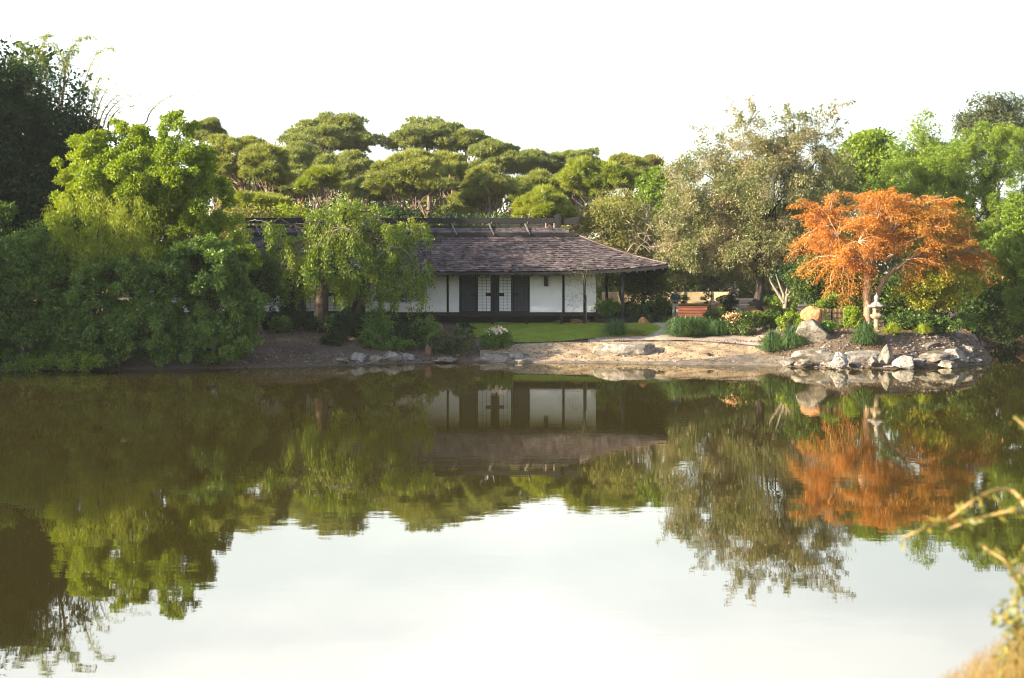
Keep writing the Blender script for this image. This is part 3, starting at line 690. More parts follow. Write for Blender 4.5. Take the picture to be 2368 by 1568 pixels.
lb = on_ground(2027, 768); Yl = lb[1]; ls = Yl / F
t = thing('stone_lantern', 'tall pale granite lantern with curled roof and ball finial beside the forked orange tree', 'lantern', lb)
def lz(py): return (768 - py) * ls
def lathe_part(name, prof, mat, k=16, lobes=0, amp=0.): 
    mb = MB(); mb.lathe(lb, [(r * ls, lz(z)) for r, z in prof], k, lobes, amp); mb.build(name, mat, t, True)
lathe_part('base', [(0, 770), (11, 770), (11, 765), (7.5, 763), (0, 763)], M['granite_warm'])
lathe_part('shaft', [(6.5, 765), (6, 755), (6.6, 753), (6.6, 751), (6, 749), (6.2, 739), (7, 737.5)], M['granite_warm'])
lathe_part('platform', [(6, 738.5), (10, 736), (13, 732.5), (14, 730), (13.5, 727.5), (9.5, 726), (0, 726)], M['granite_warm'], 24, 6, .06)
mb = MB(); fbz = [(9.5, 726.5), (8.6, 719), (9.6, 712), (0, 712)]; mb.lathe(lb, [(r * ls, lz(z)) for r, z in fbz], 6); mb.build('firebox', M['granite_warm'], t)
mb = MB(); mb.box(lb[0] - 3 * ls, lb[0] + 2.2 * ls, lb[1] - 9.0 * ls, lb[1] - 7.6 * ls, lb[2] + lz(722.5), lb[2] + lz(715.5)); mb.build('firebox_window', M['edging'], t)
lathe_part('lantern_roof', [(8, 712), (15, 711.5), (18.5, 709), (19.5, 706), (17.5, 704.8), (14, 705.5), (11, 702), (8, 699.5), (5.5, 698), (0, 698)], M['granite'], 24, 6, .10)
lathe_part('finial', [(4.6, 698.3), (5.2, 696.5), (4.2, 695), (5.2, 693), (5.9, 689.5), (5.3, 686), (3.6, 683.5), (1.8, 682), (.9, 679), (.3, 676.5), (0, 676)], M['granite'])

lb2 = at(1454, 722, 88.); lb2[2] = float(hgt(lb2[0], 88.)); s2 = 88. / F
t = thing('stone_lantern', 'squat lantern with a ribbed dome roof glimpsed beyond the porch posts', 'lantern', lb2)
mb = MB(); mb.lathe(lb2 + (0, 0, .0), [(0, 0), (.22, 0), (.2, .25), (.12, .28), (0, .28)], 12); mb.build('base', M['granite_warm'], t, True)
mb = MB(); mb.lathe(lb2 + (0, 0, .28), [(.1, 0), (.1, .28), (0, .28)], 8); mb.build('shaft', M['granite_warm'], t)
mb = MB(); mb.lathe(lb2 + (0, 0, .56), [(.36, 0), (.37, .05), (.30, .16), (.18, .25), (.05, .29), (0, .33)], 24, 8, .09); mb.build('lantern_roof', M['granite_warm'], t, True)

pb = on_ground(1639, 824); t = thing('drain_pipe', 'short black drain pipe end poking out of the sand', 'pipe', pb)
mb = MB(); mb.tube([pb + (.05, .5, .06), pb + (0, -.12, .1)], .075, 12, False); mb.tube([pb + (.05, .5, .06), pb + (0, -.119, .1)], .06, 12, True); mb.build('pipe', M['edging'], t)

# ================================================================== ROCKS
ICO = bmesh.new(); bmesh.ops.create_icosphere(ICO, subdivisions=5, radius=1); ICO.verts.ensure_lookup_table()
IV = np.array([v.co[:] for v in ICO.verts]); IFc = np.array([[v.index for v in f.verts] for f in ICO.faces]); ICO.free()
def rock(px, py, w, h, mat, label, seed, depth=.8, name='rock', group='boulders around the pond', tilt=0., cuts=14, flat=None, Y=None, rough=.10, sink=.15):
    b = on_ground(px, py) if Y is None else np.array((rx(px, Y), Y, CAM_Z - (py - HY) * Y / F))
    if Y is None and py > 830:                       # stands at the water's edge
        b = np.array((b[0], b[1], -.02))
    s = b[1] / F; rng = np.random.default_rng(seed); V = IV.copy()
    for k in range(cuts):
        n = unit(rng, 1)[0]; o = rng.uniform(.55, .88)
        if flat and k == 0: n = np.array(flat, float); n /= np.linalg.norm(n); o = .45
        d = np.maximum(V @ n - o, 0); V = V - d[:, None] * n
    off = Vector((seed * 3.1, seed * 1.7, 0))
    nz = np.array([mnoise.fractal(Vector(v) * 1.7 + off, .9, 2.1, 5) for v in V]); V = V * (1 + rough * nz)[:, None]
    lo, hi = V.min(0), V.max(0); V = (V - (lo + hi) / 2) / (hi - lo)       # fit to a unit box
    hh = h * s * (1 + sink); ww = w * s
    c, sn = math.cos(tilt), math.sin(tilt)
    V = V * np.array((ww, ww * depth, hh)); V = np.stack([V[:, 0] * c - V[:, 2] * sn, V[:, 1], V[:, 0] * sn + V[:, 2] * c], -1)
    V = V + b + np.array((0, ww * depth * .35, hh / 2 - hh * sink / (1 + sink)))
    o = mk(name, V - b, [IFc], M[mat], None, True); o.location = b
    return tag(o, label, 'rock', group)
rock(825, 836, 44, 30, 'rock_white', 'white slanting rock at the water, leftmost of the bare white ones', 11, flat=(.4, -.6, .6))
rock(868, 838, 34, 22, 'rock_grey', 'small dark rock between two white waterside rocks', 12)
rock(905, 837, 52, 30, 'rock_white', 'largest white wedge rock under the weeping tree', 13, flat=(-.5, -.6, .5))
rock(942, 832, 36, 22, 'rock_white', 'white rock right of the white wedge under the weeping tree', 14)
rock(991, 822, 20, 28, 'rock_red', 'narrow upright reddish stone among the shoreline shrubs', 15)
rock(1017, 770, 22, 24, 'rock_red', 'reddish rock below the hanging tip of the weeping tree', 16)
rock(1100, 835, 20, 7, 'rock_white', 'small flat pale stone at the waterline below the grey shrub', 17)
rock(1150, 836, 84, 22, 'rock_grey', 'flat layered grey rocks at the left end of the sand', 18, rough=.2)
rock(1190, 832, 50, 22, 'rock_white', 'pale low rock overlapping the flat grey rocks by the sand', 19)
rock(1202, 748, 38, 10, 'rock_red', 'long low red stone by the veranda', 20)
rock(1238, 748, 26, 16, 'rock_orange', 'small peaked orange-brown stone on the lawn edge', 21, flat=(.6, -.3, .6))
rock(1288, 748, 30, 9, 'rock_grey', 'mossy low stone half under the shrub behind the lawn', 22)
rock(1309, 748, 20, 13, 'rock_orange', 'upright brown stone left of the domed dark rock', 23)
rock(1342, 749, 50, 17, 'rock_red', 'dark domed boulder at the back edge of the lawn', 24, cuts=6)
rock(1490, 749, 26, 16, 'rock_orange', 'rusty triangular rock beside the path', 25, flat=(.7, -.3, .5))
rock(1455, 834, 128, 40, 'rock_white', 'long flat-topped ledge rock lying on the sand at the water', 26, depth=.5, rough=.16, flat=(0, 0, 1), cuts=9, Y=69.9)
rock(1398, 833, 54, 40, 'rock_grey', 'dark left block of the ledge rock on the sand', 27, depth=.8, Y=70.2)
rock(1500, 824, 40, 22, 'rock_grey', 'darker right block of the ledge rock on the sand', 28, Y=70.6)
rock(1822, 848, 36, 16, 'rock_white', 'low white stone at the right edge of the sand', 29)
rock(1890, 845, 110, 38, 'rock_grey', 'broad mossy ledge boulder below the tall tilted rock', 30, depth=.5, flat=(0, -.3, 1), Y=65.8)
rock(1893, 797, 100, 56, 'rock_grey', 'tall tilted wedge boulder with a pale lichen face', 31, depth=.7, tilt=-.25, flat=(.6, -.2, .75), cuts=10)
rock(1880, 745, 52, 38, 'rock_orange', 'rounded orange boulder beside the bamboo fence', 32, depth=.9, cuts=8, Y=70.2)
rock(1946, 852, 50, 38, 'coral', 'pitted white coral rock standing in the shallow water', 33, cuts=5, rough=.2, Y=63.6)
rock(2000, 845, 100, 34, 'rock_white', 'long overhanging white ledge right of the coral rock', 34, depth=.5, flat=(0, -.4, 1), Y=65.6)
rock(2020, 846, 28, 22, 'rock_grey', 'small round dark stone beneath the overhanging ledge', 35, Y=64.9)
rock(2055, 846, 40, 50, 'rock_grey', 'leaning triangular rock left of the white jagged stone', 36, flat=(.7, -.3, .5), Y=65.2)
rock(2095, 850, 56, 28, 'coral', 'jagged small white stone in the middle of the rocky point', 37, Y=64.4)
rock(2060, 851, 30, 5, 'rock_white', 'thin flat pale stone barely above the water', 38, Y=64.2)
rock(2125, 848, 44, 20, 'rock_white', 'pale slab between jagged white stone and dark shelves', 39, Y=65)
rock(2165, 846, 90, 34, 'rock_grey', 'dark layered shelf rock of the point', 40, depth=.6, rough=.2, flat=(.1, -.2, 1), Y=65.8)
rock(2140, 815, 80, 24, 'rock_grey', 'mossy flat rock above the dark layered shelf', 41, depth=.6, Y=67.4)
rock(2216, 845, 56, 38, 'rock_white', 'pale sloping triangular slab near the tip of the point', 42, flat=(.6, -.5, .6), Y=66.2)
rock(2258, 842, 40, 14, 'rock_white', 'low white stone at the very tip of the point', 43, Y=68.0)
rock(2240, 834, 18, 18, 'rock_orange', 'small round tan stone on top of the point tip', 44, Y=68.6)
rock(2205, 812, 60, 30, 'rock_grey', 'angular brown-grey rock behind the sloping slab', 45, flat=(-.6, -.4, .6), Y=69.2)
rock(2190, 792, 22, 16, 'rock_orange', 'little orange rock at the back of the point', 46, Y=71)
rock(2235, 792, 66, 22, 'rock_white', 'whitish low rock at the back of the point', 47, depth=.6, Y=72)
rock(2292, 792, 46, 18, 'rock_orange', 'sunlit ochre rock in the mouth of the dark inlet', 48, Y=82)
rock(2364, 797, 26, 22, 'rock_orange', 'sunlit ochre rock at the right picture edge', 49, Y=84)

for k, (p_, q_, w_, h_, m_, Y_, lab_) in enumerate([(1858, 846, 40, 16, 'rock_grey', 65.4, 'dark stone wedged under the left end of the mossy ledge boulder'), (1922, 850, 30, 14, 'rock_grey', 64.6, 'dark low stone just left of the pitted coral rock'),
        (1978, 851, 34, 14, 'rock_grey', 64.3, 'dark stone between the coral rock and the overhanging ledge'), (2032, 832, 60, 22, 'rock_grey', 66.2, 'weathered brown rock above the overhanging white ledge'), (2112, 836, 40, 22, 'rock_grey', 66.2, 'brown rock behind the jagged white stone'),
        (2196, 851, 50, 16, 'rock_grey', 65.0, 'dark flat stone at the foot of the pale sloping slab'), (2232, 822, 44, 24, 'rock_grey', 68.6, 'grey rock behind the round tan stone'), (2080, 800, 60, 16, 'rock_grey', 67.6, 'half-buried grey rock right of the lantern foot'),
        (1905, 828, 50, 20, 'rock_white', 65.9, 'pale rock lying on the mossy ledge boulder'), (785, 842, 40, 14, 'rock_grey', 66.4, 'dark stone left of the leftmost white rock'), (1030, 838, 60, 12, 'rock_grey', 69.0, 'dark low stone under the reddish stone'), (1210, 842, 40, 12, 'rock_grey', 69.2, 'dark stone where the sand begins at the water')]):
    rock(p_, q_, w_, h_, m_, lab_, 60 + k, Y=Y_, rough=.16, flat=(0, -.2, 1) if k % 2 else None)
# ================================================================== SHRUBS AND GRASSES NEAR THE SHORE
def shrub(px, py, w, h, mat, label, seed, n=2600, size=.13, cat='shrub', name='shrub', Y=None, shape=.5, blossom=None, stems=True, style='leaf', round_=False, group=None, depth=.9):
    rng = np.random.default_rng(seed)
    b = on_ground(px, py) if Y is None else np.array((rx(px, Y), Y, float(hgt(rx(px, Y), Y))))
    s = b[1] / F; zt = CAM_Z - (py - h - HY) * s; zb = b[2]; H = max(zt - zb, .25); Wd = w * s
    t = thing(name, label, cat, b, group)
    if round_: lu = [(b + (0, 0, H * .47), np.array((Wd / 2, Wd / 2 * depth, H * .53)) * .92)]
    else:
        lu = []
        for k in range(7):
            a = rng.uniform(-1, 1); hh = H * (1 - .35 * a * a) * rng.uniform(.8, 1.05)
            lu.append((b + (a * Wd * .33, rng.uniform(-.3, .3) * Wd * depth * .5, hh * .52), np.array((Wd * .22, Wd * .25 * depth, hh * .48))))
    c, r, u = subpuffs(lu, 70, rng, .3 if not round_ else .2, .15, .85)
    P, D = puff_points(c, r, n, rng); k = P[:, 2] > zb - .02
    if style == 'feather':
        P, D = strands(P[:n // 10], D[:n // 10], rng.uniform(.2, .5, n // 10), rng, .05, .5, .03); k = P[:, 2] > zb
    V, Fq = leaf_quads(P[k], D[k], size, rng, shape); mk('foliage', V, [Fq], M[mat], t)
    if stems:
        mb = MB()
        for k in range(7): mb.tube(curve(b + (rng.uniform(-.15, .15) * Wd, 0, -.1), c[rng.integers(len(c))], rng, 5), np.linspace(.03, .01, 5), 5, False)
        mb.build('stems', M['bark'], t, True)
    if blossom:
        mt, fx, fz, nb = blossom
        q = b + np.array((fx * Wd, -Wd * .3 * depth, fz * H)) + rng.normal(size=(nb, 3)) * np.array((.12 * Wd, .1 * Wd, .1 * H))
        V, Fq = leaf_quads(q, unit(rng, nb), .11, rng, .9); mk('blossom', V, [Fq], M[mt], t)
    return t

def grass_clump(px, py, w, h, mat, label, seed, n=900, Y=None, group='arching grass clumps', wide=.018, name='grass_clump'):
    rng = np.random.default_rng(seed)
    b = on_ground(px, py) if Y is None else np.array((rx(px, Y), Y, float(hgt(rx(px, Y), Y))))
    s = b[1] / F; H = h * s * .92; R = w * s * .58
    a = rng.uniform(0, 2 * math.pi, n); rad = R * (.12 + 1.1 * rng.random(n)); hz = H * rng.uniform(.35, 1.15, n) * (1.1 - .45 * np.minimum(rad / R, 1.2)); lop = unit(rng, 1)[0] * R * .25; lop[2] = 0
    d = np.stack([np.cos(a), np.sin(a), 0 * a], -1); sd_ = np.stack([-np.sin(a), np.cos(a), 0 * a], -1)
    root = b + d * (R * .4 * rng.random(n))[:, None]; curl = rng.uniform(1.9, 2.8, n)[:, None]
    tt = [0, .3, .6, .85, 1.]; Vs = []
    for k, q in enumerate(tt):
        p = root + d * (rad * q ** 1.4)[:, None] + lop * q * q + np.array((0, 0, 1.)) * hz[:, None] * ((2.75 * q - curl * q * q) * 1.2)
        w_ = wide * (1 - q) ** .6 + .002
        Vs += [p - sd_ * w_, p + sd_ * w_]
    V = np.stack(Vs, 1).reshape(-1, 3); base = np.arange(n)[:, None] * 10
    q = np.concatenate([base + np.array([[2 * k, 2 * k + 1, 2 * k + 3, 2 * k + 2]]) for k in range(4)])
    o = mk(name, V - b, [q], M[mat]); o.location = b
    return tag(o, label, 'ornamental grass', group)

# left of the sand, beneath the weeping tree
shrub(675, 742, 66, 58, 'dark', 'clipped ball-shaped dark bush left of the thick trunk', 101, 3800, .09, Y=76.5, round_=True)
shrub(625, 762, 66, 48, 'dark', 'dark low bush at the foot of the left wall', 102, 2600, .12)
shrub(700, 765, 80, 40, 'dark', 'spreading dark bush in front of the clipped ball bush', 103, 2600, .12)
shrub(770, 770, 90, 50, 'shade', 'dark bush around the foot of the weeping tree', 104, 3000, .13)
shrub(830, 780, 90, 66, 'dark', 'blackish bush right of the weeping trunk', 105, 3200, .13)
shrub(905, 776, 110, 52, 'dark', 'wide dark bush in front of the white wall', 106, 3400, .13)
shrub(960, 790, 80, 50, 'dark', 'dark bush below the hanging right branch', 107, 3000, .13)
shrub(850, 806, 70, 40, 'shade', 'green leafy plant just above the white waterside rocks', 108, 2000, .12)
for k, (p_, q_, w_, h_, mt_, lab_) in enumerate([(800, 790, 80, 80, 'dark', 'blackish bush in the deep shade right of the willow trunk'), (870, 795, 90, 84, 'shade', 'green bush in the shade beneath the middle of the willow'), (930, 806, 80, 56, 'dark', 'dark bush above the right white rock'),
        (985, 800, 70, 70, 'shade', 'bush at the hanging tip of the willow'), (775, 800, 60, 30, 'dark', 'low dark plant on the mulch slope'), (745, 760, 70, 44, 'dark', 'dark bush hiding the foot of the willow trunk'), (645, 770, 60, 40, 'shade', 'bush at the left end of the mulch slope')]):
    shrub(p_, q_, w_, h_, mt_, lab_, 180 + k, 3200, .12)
grass_clump(858, 800, 44, 34, 'weep', 'small yellow-green fan palm frond above the white rocks', 109, 60, wide=.03, name='fern', group=None)
shrub(920, 812, 90, 34, 'shade', 'dark creeping plant behind the white rocks', 110, 2200, .11)
shrub(1050, 822, 118, 72, 'grey_leaf', 'large grey-green shrub at the waterline', 111, 4600, .13)
shrub(1012, 815, 70, 56, 'shade', 'dark shrub left of the grey-green shrub', 112, 2800, .12)
shrub(1150, 806, 92, 46, 'shade', 'dark green shrub with a crest of white blossom by the lawn', 113, 3400, .12, blossom=('white_blossom', .02, .95, 90))
shrub(1068, 772, 54, 26, 'dark', 'small dark bush at the left end of the lawn', 114, 1600, .11)
shrub(985, 752, 60, 34, 'dark', 'dark bush at the veranda edge behind the hanging branch', 115, 1800, .11)
# in front of and beside the house
shrub(1340, 745, 66, 42, 'shade', 'dark green bush in front of the right white panel', 120, 2800, .11)
shrub(1271, 744, 32, 30, 'grey_leaf', 'small brownish round bush in front of the sill', 121, 1200, .09, round_=True)
shrub(1405, 746, 74, 66, 'shade', 'tall dark bush at the house corner', 122, 3600, .12)
shrub(1450, 748, 70, 40, 'dark', 'dark bush under the porch post', 123, 2600, .12)
shrub(1500, 746, 80, 50, 'dark', 'dark bush left of the man', 124, 3000, .12)
shrub(1540, 742, 40, 36, 'dark', 'blackish bush at the man\'s right hip', 125, 1800, .11, Y=82.3)
grass_clump(1425, 777, 66, 42, 'blade', 'round grass clump in the lawn bed', 130, 520)
for k, (p, q, w, h, lab) in enumerate([(1574, 777, 84, 44, 'grass clump at the left end of the row, beside the path'), (1606, 774, 80, 42, 'grass clump second along the row before the red bench'),
                                       (1634, 776, 74, 40, 'grass clump at the right end of the row before the red bench'), (1662, 774, 62, 34, 'small grass clump left of the round blossoming bush'),
                                       (1787, 812, 64, 46, 'grass clump at the right edge of the sand'), (1834, 804, 60, 50, 'grass clump against the tall tilted rock'),
                                       (2001, 797, 62, 50, 'dark grass clump in front of the stone lantern'), (2062, 772, 44, 26, 'small sunlit grass tuft right of the stone lantern'),
                                       (2135, 772, 40, 24, 'small sunlit grass tuft farther right of the lantern'), (1580, 758, 50, 26, 'grass clump behind the row, under the red bench')]):
    grass_clump(p, q, w, h, 'blade' if k < 7 or k == 9 else 'feather', lab, 140 + k, 1000 if w > 50 else 450)
shrub(1470, 776, 52, 14, 'olive', 'brown withered ground cover beside the round grass clump', 128, 900, .08, stems=False)
shrub(1718, 776, 88, 58, 'mid', 'round green bush with orange blossom on its left shoulder', 150, 5200, .10, round_=True, blossom=('blossom', -.33, .78, 120))
shrub(1660, 752, 60, 44, 'mid', 'leafy green bush right of the red bench', 151, 2400, .12)
shrub(1780, 762, 90, 44, 'mid', 'low green bush below the brown bench', 152, 3000, .11)
shrub(1832, 764, 70, 44, 'bright', 'yellow-green bush left of the tilted rock', 153, 2600, .11)
shrub(1815, 730, 80, 50, 'fgreen', 'bright leafy bush under the bare pale branches', 154, 2600, .14)
shrub(1925, 770, 70, 30, 'shade', 'dark creeping bush behind the tilted rock', 155, 2400, .1)
shrub(1972, 758, 52, 48, 'bright', 'round yellow-green bush at the foot of the orange tree', 156, 3200, .11, round_=True)
shrub(1925, 715, 100, 40, 'fgreen', 'leafy sunlit hedge above the bamboo fence', 157, 3400, .13, Y=74)
shrub(2085, 762, 80, 34, 'mid', 'bush with upright sunlit leaves right of the lantern', 158, 2600, .15)
shrub(2165, 770, 100, 44, 'mid', 'broad bush behind the end of the point', 159, 3400, .13)
shrub(2235, 782, 90, 54, 'shade', 'green bush overhanging the dark inlet', 160, 3600, .13, Y=74)
shrub(1750, 740, 60, 22, 'olive', 'olive bush hiding the foot of the brown bench', 161, 1400, .1)
shrub(1795, 714, 120, 42, 'mid', 'leafy hedge behind the brown bench and the black trunk', 164, 3200, .14, Y=91)
shrub(1690, 735, 46, 60, 'dark', 'cloud-pruned dark pine at the end of the tan wall', 162, 2200, .11, Y=90)
shrub(1530, 705, 50, 30, 'mid', 'leafy bush behind the man', 163, 1600, .13, Y=88)

# ================================================================== THE WEEPING TREE
def pale_twigs(mb, lu, rng, n):
    for k in range(n):
        c, r = lu[rng.integers(len(lu))]; sgn = rng.choice((-1, 1))
        p0 = c + np.array((-.3 * sgn * r[0], -.8 * r[1], .75 * r[2])); n_ = 9; t = np.linspace(0, 1, n_)
        L = r[0] * rng.uniform(.6, 1.1)
        q = np.stack([p0[0] + sgn * L * t, p0[1] - .3 * t, p0[2] + .25 * r[2] * np.sin(t * 2.2) - 1.0 * r[2] * np.clip(t - .4, 0, 1) ** 1.5 * 1.6], -1) + rng.normal(size=(n_, 3)) * .03
        mb = MB(); mb.tube(q, np.linspace(.024, .01, n_), 5, False); mb.build('bare_branch', M['bark_grey'], wt, True)
YT = 74.5
WS = [(800, 505, 80, 58), (790, 590, 95, 66), (750, 550, 50, 44), (870, 555, 66, 48), (928, 528, 62, 34), (920, 610, 62, 40), (968, 690, 22, 74), (985, 640, 18, 40), (680, 580, 62, 44), (695, 645, 56, 38), (735, 610, 56, 50), (830, 650, 60, 40),
      (600, 528, 58, 20), (645, 555, 40, 34), (600, 620, 44, 40), (925, 655, 46, 36), (985, 580, 14, 26)]
crown_tree('weeping_tree', 'green weeping tree with drooping strands in front of the house', 'tree', WS, YT, 260, 100000, .15, M['weep'], 745, 201, .0, sub=.19, shape=.38, style='weep')
wt = [o for o in COL.objects if o.name.startswith('weeping_tree')][0]
rng = np.random.default_rng(77); lu = lumps_of(WS, YT, rng)
mb = MB(); g0 = np.array((rx(745, YT), YT, float(hgt(rx(745, YT), YT)) - .2))
tr = np.array([g0, at(742, 710, YT), at(748, 660, YT), at(760, 600, YT), at(785, 530, YT), at(800, 480, YT)])
limbs(mb, tr, .42, .10, [l[0] + (0, 0, l[1][2] * .3) for l in lu], rng, (.45, .9), .4, .2)
mb.tube([at(815, 775, YT + .5), at(835, 700, YT + .5), at(858, 640, YT + .5), at(880, 600, YT)], [.22, .17, .14, .1], 8)
mb.build('trunk', M['bark'], wt, True)
pale_twigs(None, lu[:-1], rng, 20)
# cloud-pruned tree before the white wall
rng = np.random.default_rng(33); b = np.array((rx(905, 78.3), 78.3, 1.6)); t = thing('cloud_pruned_tree', 'small cloud-pruned dark tree against the white wall panels', 'tree', b)
cc = [at(888, 690, 78.3), at(925, 678, 78.3), at(940, 690, 78.), at(955, 682, 78.2)]; c = np.array(cc); r = np.array([(.6, .4, .2), (.55, .4, .26), (.7, .4, .22), (.4, .3, .25)])
P, D = puff_points(c, r, 1800, rng); V, Fq = leaf_quads(P, D, .1, rng); mk('crown', V, [Fq], M['dark'], t)
mb = MB(); limbs(mb, [b + (-.3, 0, -.1), b + (-.1, 0, .6), b + (.1, 0, 1.1), b + (.3, 0, 1.3)], .08, .04, cc, rng, (.4, 1), .5); mb.build('trunk', M['bark_dark'], t, True)
# thin pale tree at the porch corner
rng = np.random.default_rng(34); b = np.array((rx(1356, 78.8), 78.8, 1.6)); t = thing('slender_tree', 'thin feathery sapling in front of the right wall panel', 'tree', b)
mb = MB(); q = np.array([b, at(1357, 700, 78.8), at(1353, 660, 78.8), at(1348, 632, 78.8), at(1346, 610, 78.8)])
tg = [at(x, y, 78.8) for x, y in ((1325, 655), (1335, 640), (1368, 645), (1375, 660), (1335, 615), (1360, 612), (1318, 690), (1330, 700))]
limbs(mb, q[:-1], .024, .01, tg, rng, (.3, .9), .5, .1); mb.build('trunk', M['bark_grey'], t, True)
c = np.array(tg + [at(1345, 640, 78.8), at(1350, 620, 78.8)]); r = np.full((len(c), 3), .42); P, D = puff_points(c, r, 650, rng); V, Fq = leaf_quads(P, D, .09, rng, .3); mk('crown', V, [Fq], M['grey_leaf'], t)

# ================================================================== LEFT BANK
CT = crown_tree
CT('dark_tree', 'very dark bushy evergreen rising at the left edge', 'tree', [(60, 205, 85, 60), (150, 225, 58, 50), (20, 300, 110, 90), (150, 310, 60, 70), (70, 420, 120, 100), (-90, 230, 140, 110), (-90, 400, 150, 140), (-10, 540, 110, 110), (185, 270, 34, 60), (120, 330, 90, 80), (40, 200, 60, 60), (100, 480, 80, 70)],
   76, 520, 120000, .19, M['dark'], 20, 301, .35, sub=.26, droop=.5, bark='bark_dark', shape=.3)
CT('broadleaf_tree', 'tall sunlit broadleaf tree with a knob-like tuft at its top', 'tree', [(400, 292, 52, 36), (355, 330, 50, 40), (285, 325, 78, 45), (205, 370, 75, 55), (410, 390, 95, 65), (300, 430, 120, 80), (165, 450, 55, 60), (455, 470, 85, 70), (515, 535, 50, 55), (400, 540, 90, 60), (180, 510, 70, 60), (290, 520, 90, 60), (230, 590, 90, 60), (350, 610, 90, 60), (480, 590, 70, 50), (555, 590, 44, 50)],
   67, 580, 160000, .145, M['bright'], 330, 302, .3, sub=.23)
CT('casuarina_tree', 'yellow-green feathery tree drooping in front of the broadleaf tree', 'tree', [(150, 480, 50, 34), (230, 470, 55, 34), (120, 540, 48, 40), (190, 550, 60, 40), (270, 530, 60, 44), (310, 480, 46, 30), (160, 600, 55, 36), (240, 610, 60, 36), (310, 580, 44, 40), (100, 590, 36, 30)],
   64.9, 220, 26000, .15, M['feather'], 230, 303, .2, sub=.26, style='feather', shape=.16)
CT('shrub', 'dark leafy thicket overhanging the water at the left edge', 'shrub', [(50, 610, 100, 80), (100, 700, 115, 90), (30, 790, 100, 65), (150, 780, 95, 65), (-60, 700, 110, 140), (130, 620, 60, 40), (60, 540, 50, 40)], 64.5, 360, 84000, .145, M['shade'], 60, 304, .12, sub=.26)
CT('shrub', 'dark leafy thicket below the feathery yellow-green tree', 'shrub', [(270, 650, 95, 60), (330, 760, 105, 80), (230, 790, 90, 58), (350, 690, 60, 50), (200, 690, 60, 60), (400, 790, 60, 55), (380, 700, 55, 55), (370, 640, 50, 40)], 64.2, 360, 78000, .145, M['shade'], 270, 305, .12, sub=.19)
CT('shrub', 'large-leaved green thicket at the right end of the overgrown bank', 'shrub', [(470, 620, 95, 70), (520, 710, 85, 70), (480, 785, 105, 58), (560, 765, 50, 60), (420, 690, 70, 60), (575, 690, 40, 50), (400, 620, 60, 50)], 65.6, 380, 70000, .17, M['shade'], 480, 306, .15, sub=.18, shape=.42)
CT('small_tree', 'small green tree before the left white wall', 'tree', [(600, 640, 48, 50), (635, 685, 30, 22), (560, 610, 40, 40)], 71, 120, 10000, .15, M['mid'], 600, 307, .12)
CT('shrub', 'low leafy plants trailing on the water at far left', 'shrub', [(95, 846, 55, 12), (190, 840, 50, 18), (30, 850, 40, 10)], 62.6, 60, 5000, .13, M['fgreen'], 120, 308, 0)
CT('shrub', 'green leafy tree edge lit at the left border', 'shrub', [(5, 520, 28, 55), (-30, 580, 50, 60)], 68, 60, 8000, .16, M['mid'], -10, 309, .12)
# bamboo plumes
rng = np.random.default_rng(310); b = np.array((rx(120, 78.), 78., float(hgt(rx(120, 78.), 78.)))); t = thing('bamboo', 'tall bamboo with wispy arching plumes above the dark tree', 'bamboo', b)
mb = MB(); P = []; D = []
for (p0, p1, sp) in [((70, 200), (50, 95), 1.), ((95, 200), (105, 72), 1.), ((110, 200), (75, 110), .8), ((140, 190), (205, 78), 1.2), ((150, 200), (165, 110), 1.), ((60, 190), (20, 130), .8), ((190, 240), (248, 105), .9), ((150, 180), (120, 95), .8),
                     ((210, 280), (240, 170), .5), ((240, 290), (330, 210), .25), ((230, 290), (290, 215), .25), ((220, 290), (270, 190), .3), ((340, 280), (430, 212), .3), ((215, 300), (225, 200), .6), ((250, 300), (300, 240), .3)]:
    a = at(*p0, 78.); e = at(*p1, 78.); n = 16; tt = np.linspace(0, 1, n)[:, None]; q = a + (e - a) * np.concatenate([tt ** 1.6, tt, 1 - (1 - tt) ** 1.5], 1)
    q[-4:, 2] -= np.array((0, .03, .1, .22)); q[-4:, 0] += np.array((0, .1, .25, .42)) * np.sign(e[0] - a[0])
    foot = np.array((b[0] + rng.uniform(-.8, .8), 78., b[2])); mb.tube(np.vstack([foot, foot + (a - foot) * (.3, .5, .6), q]), np.linspace(.05, .006, n + 2), 5, False)
    m_ = int(330 * sp); f = rng.uniform(.12, 1, m_); k = np.array([[np.interp(v, tt[:, 0], q[:, i]) for i in range(3)] for v in f])
    P.append(k + rng.normal(size=k.shape) * (.22 * (1.15 - f))[:, None]); D.append(rng.normal(size=k.shape) * .4 + (.2, 0, -.4))
mb.build('culms', M['bamboo'], t, True); P = np.vstack(P); V, Fq = leaf_quads(P, np.vstack(D), .24, rng, .16); mk('leaves', V, [Fq], M['feather'], t)

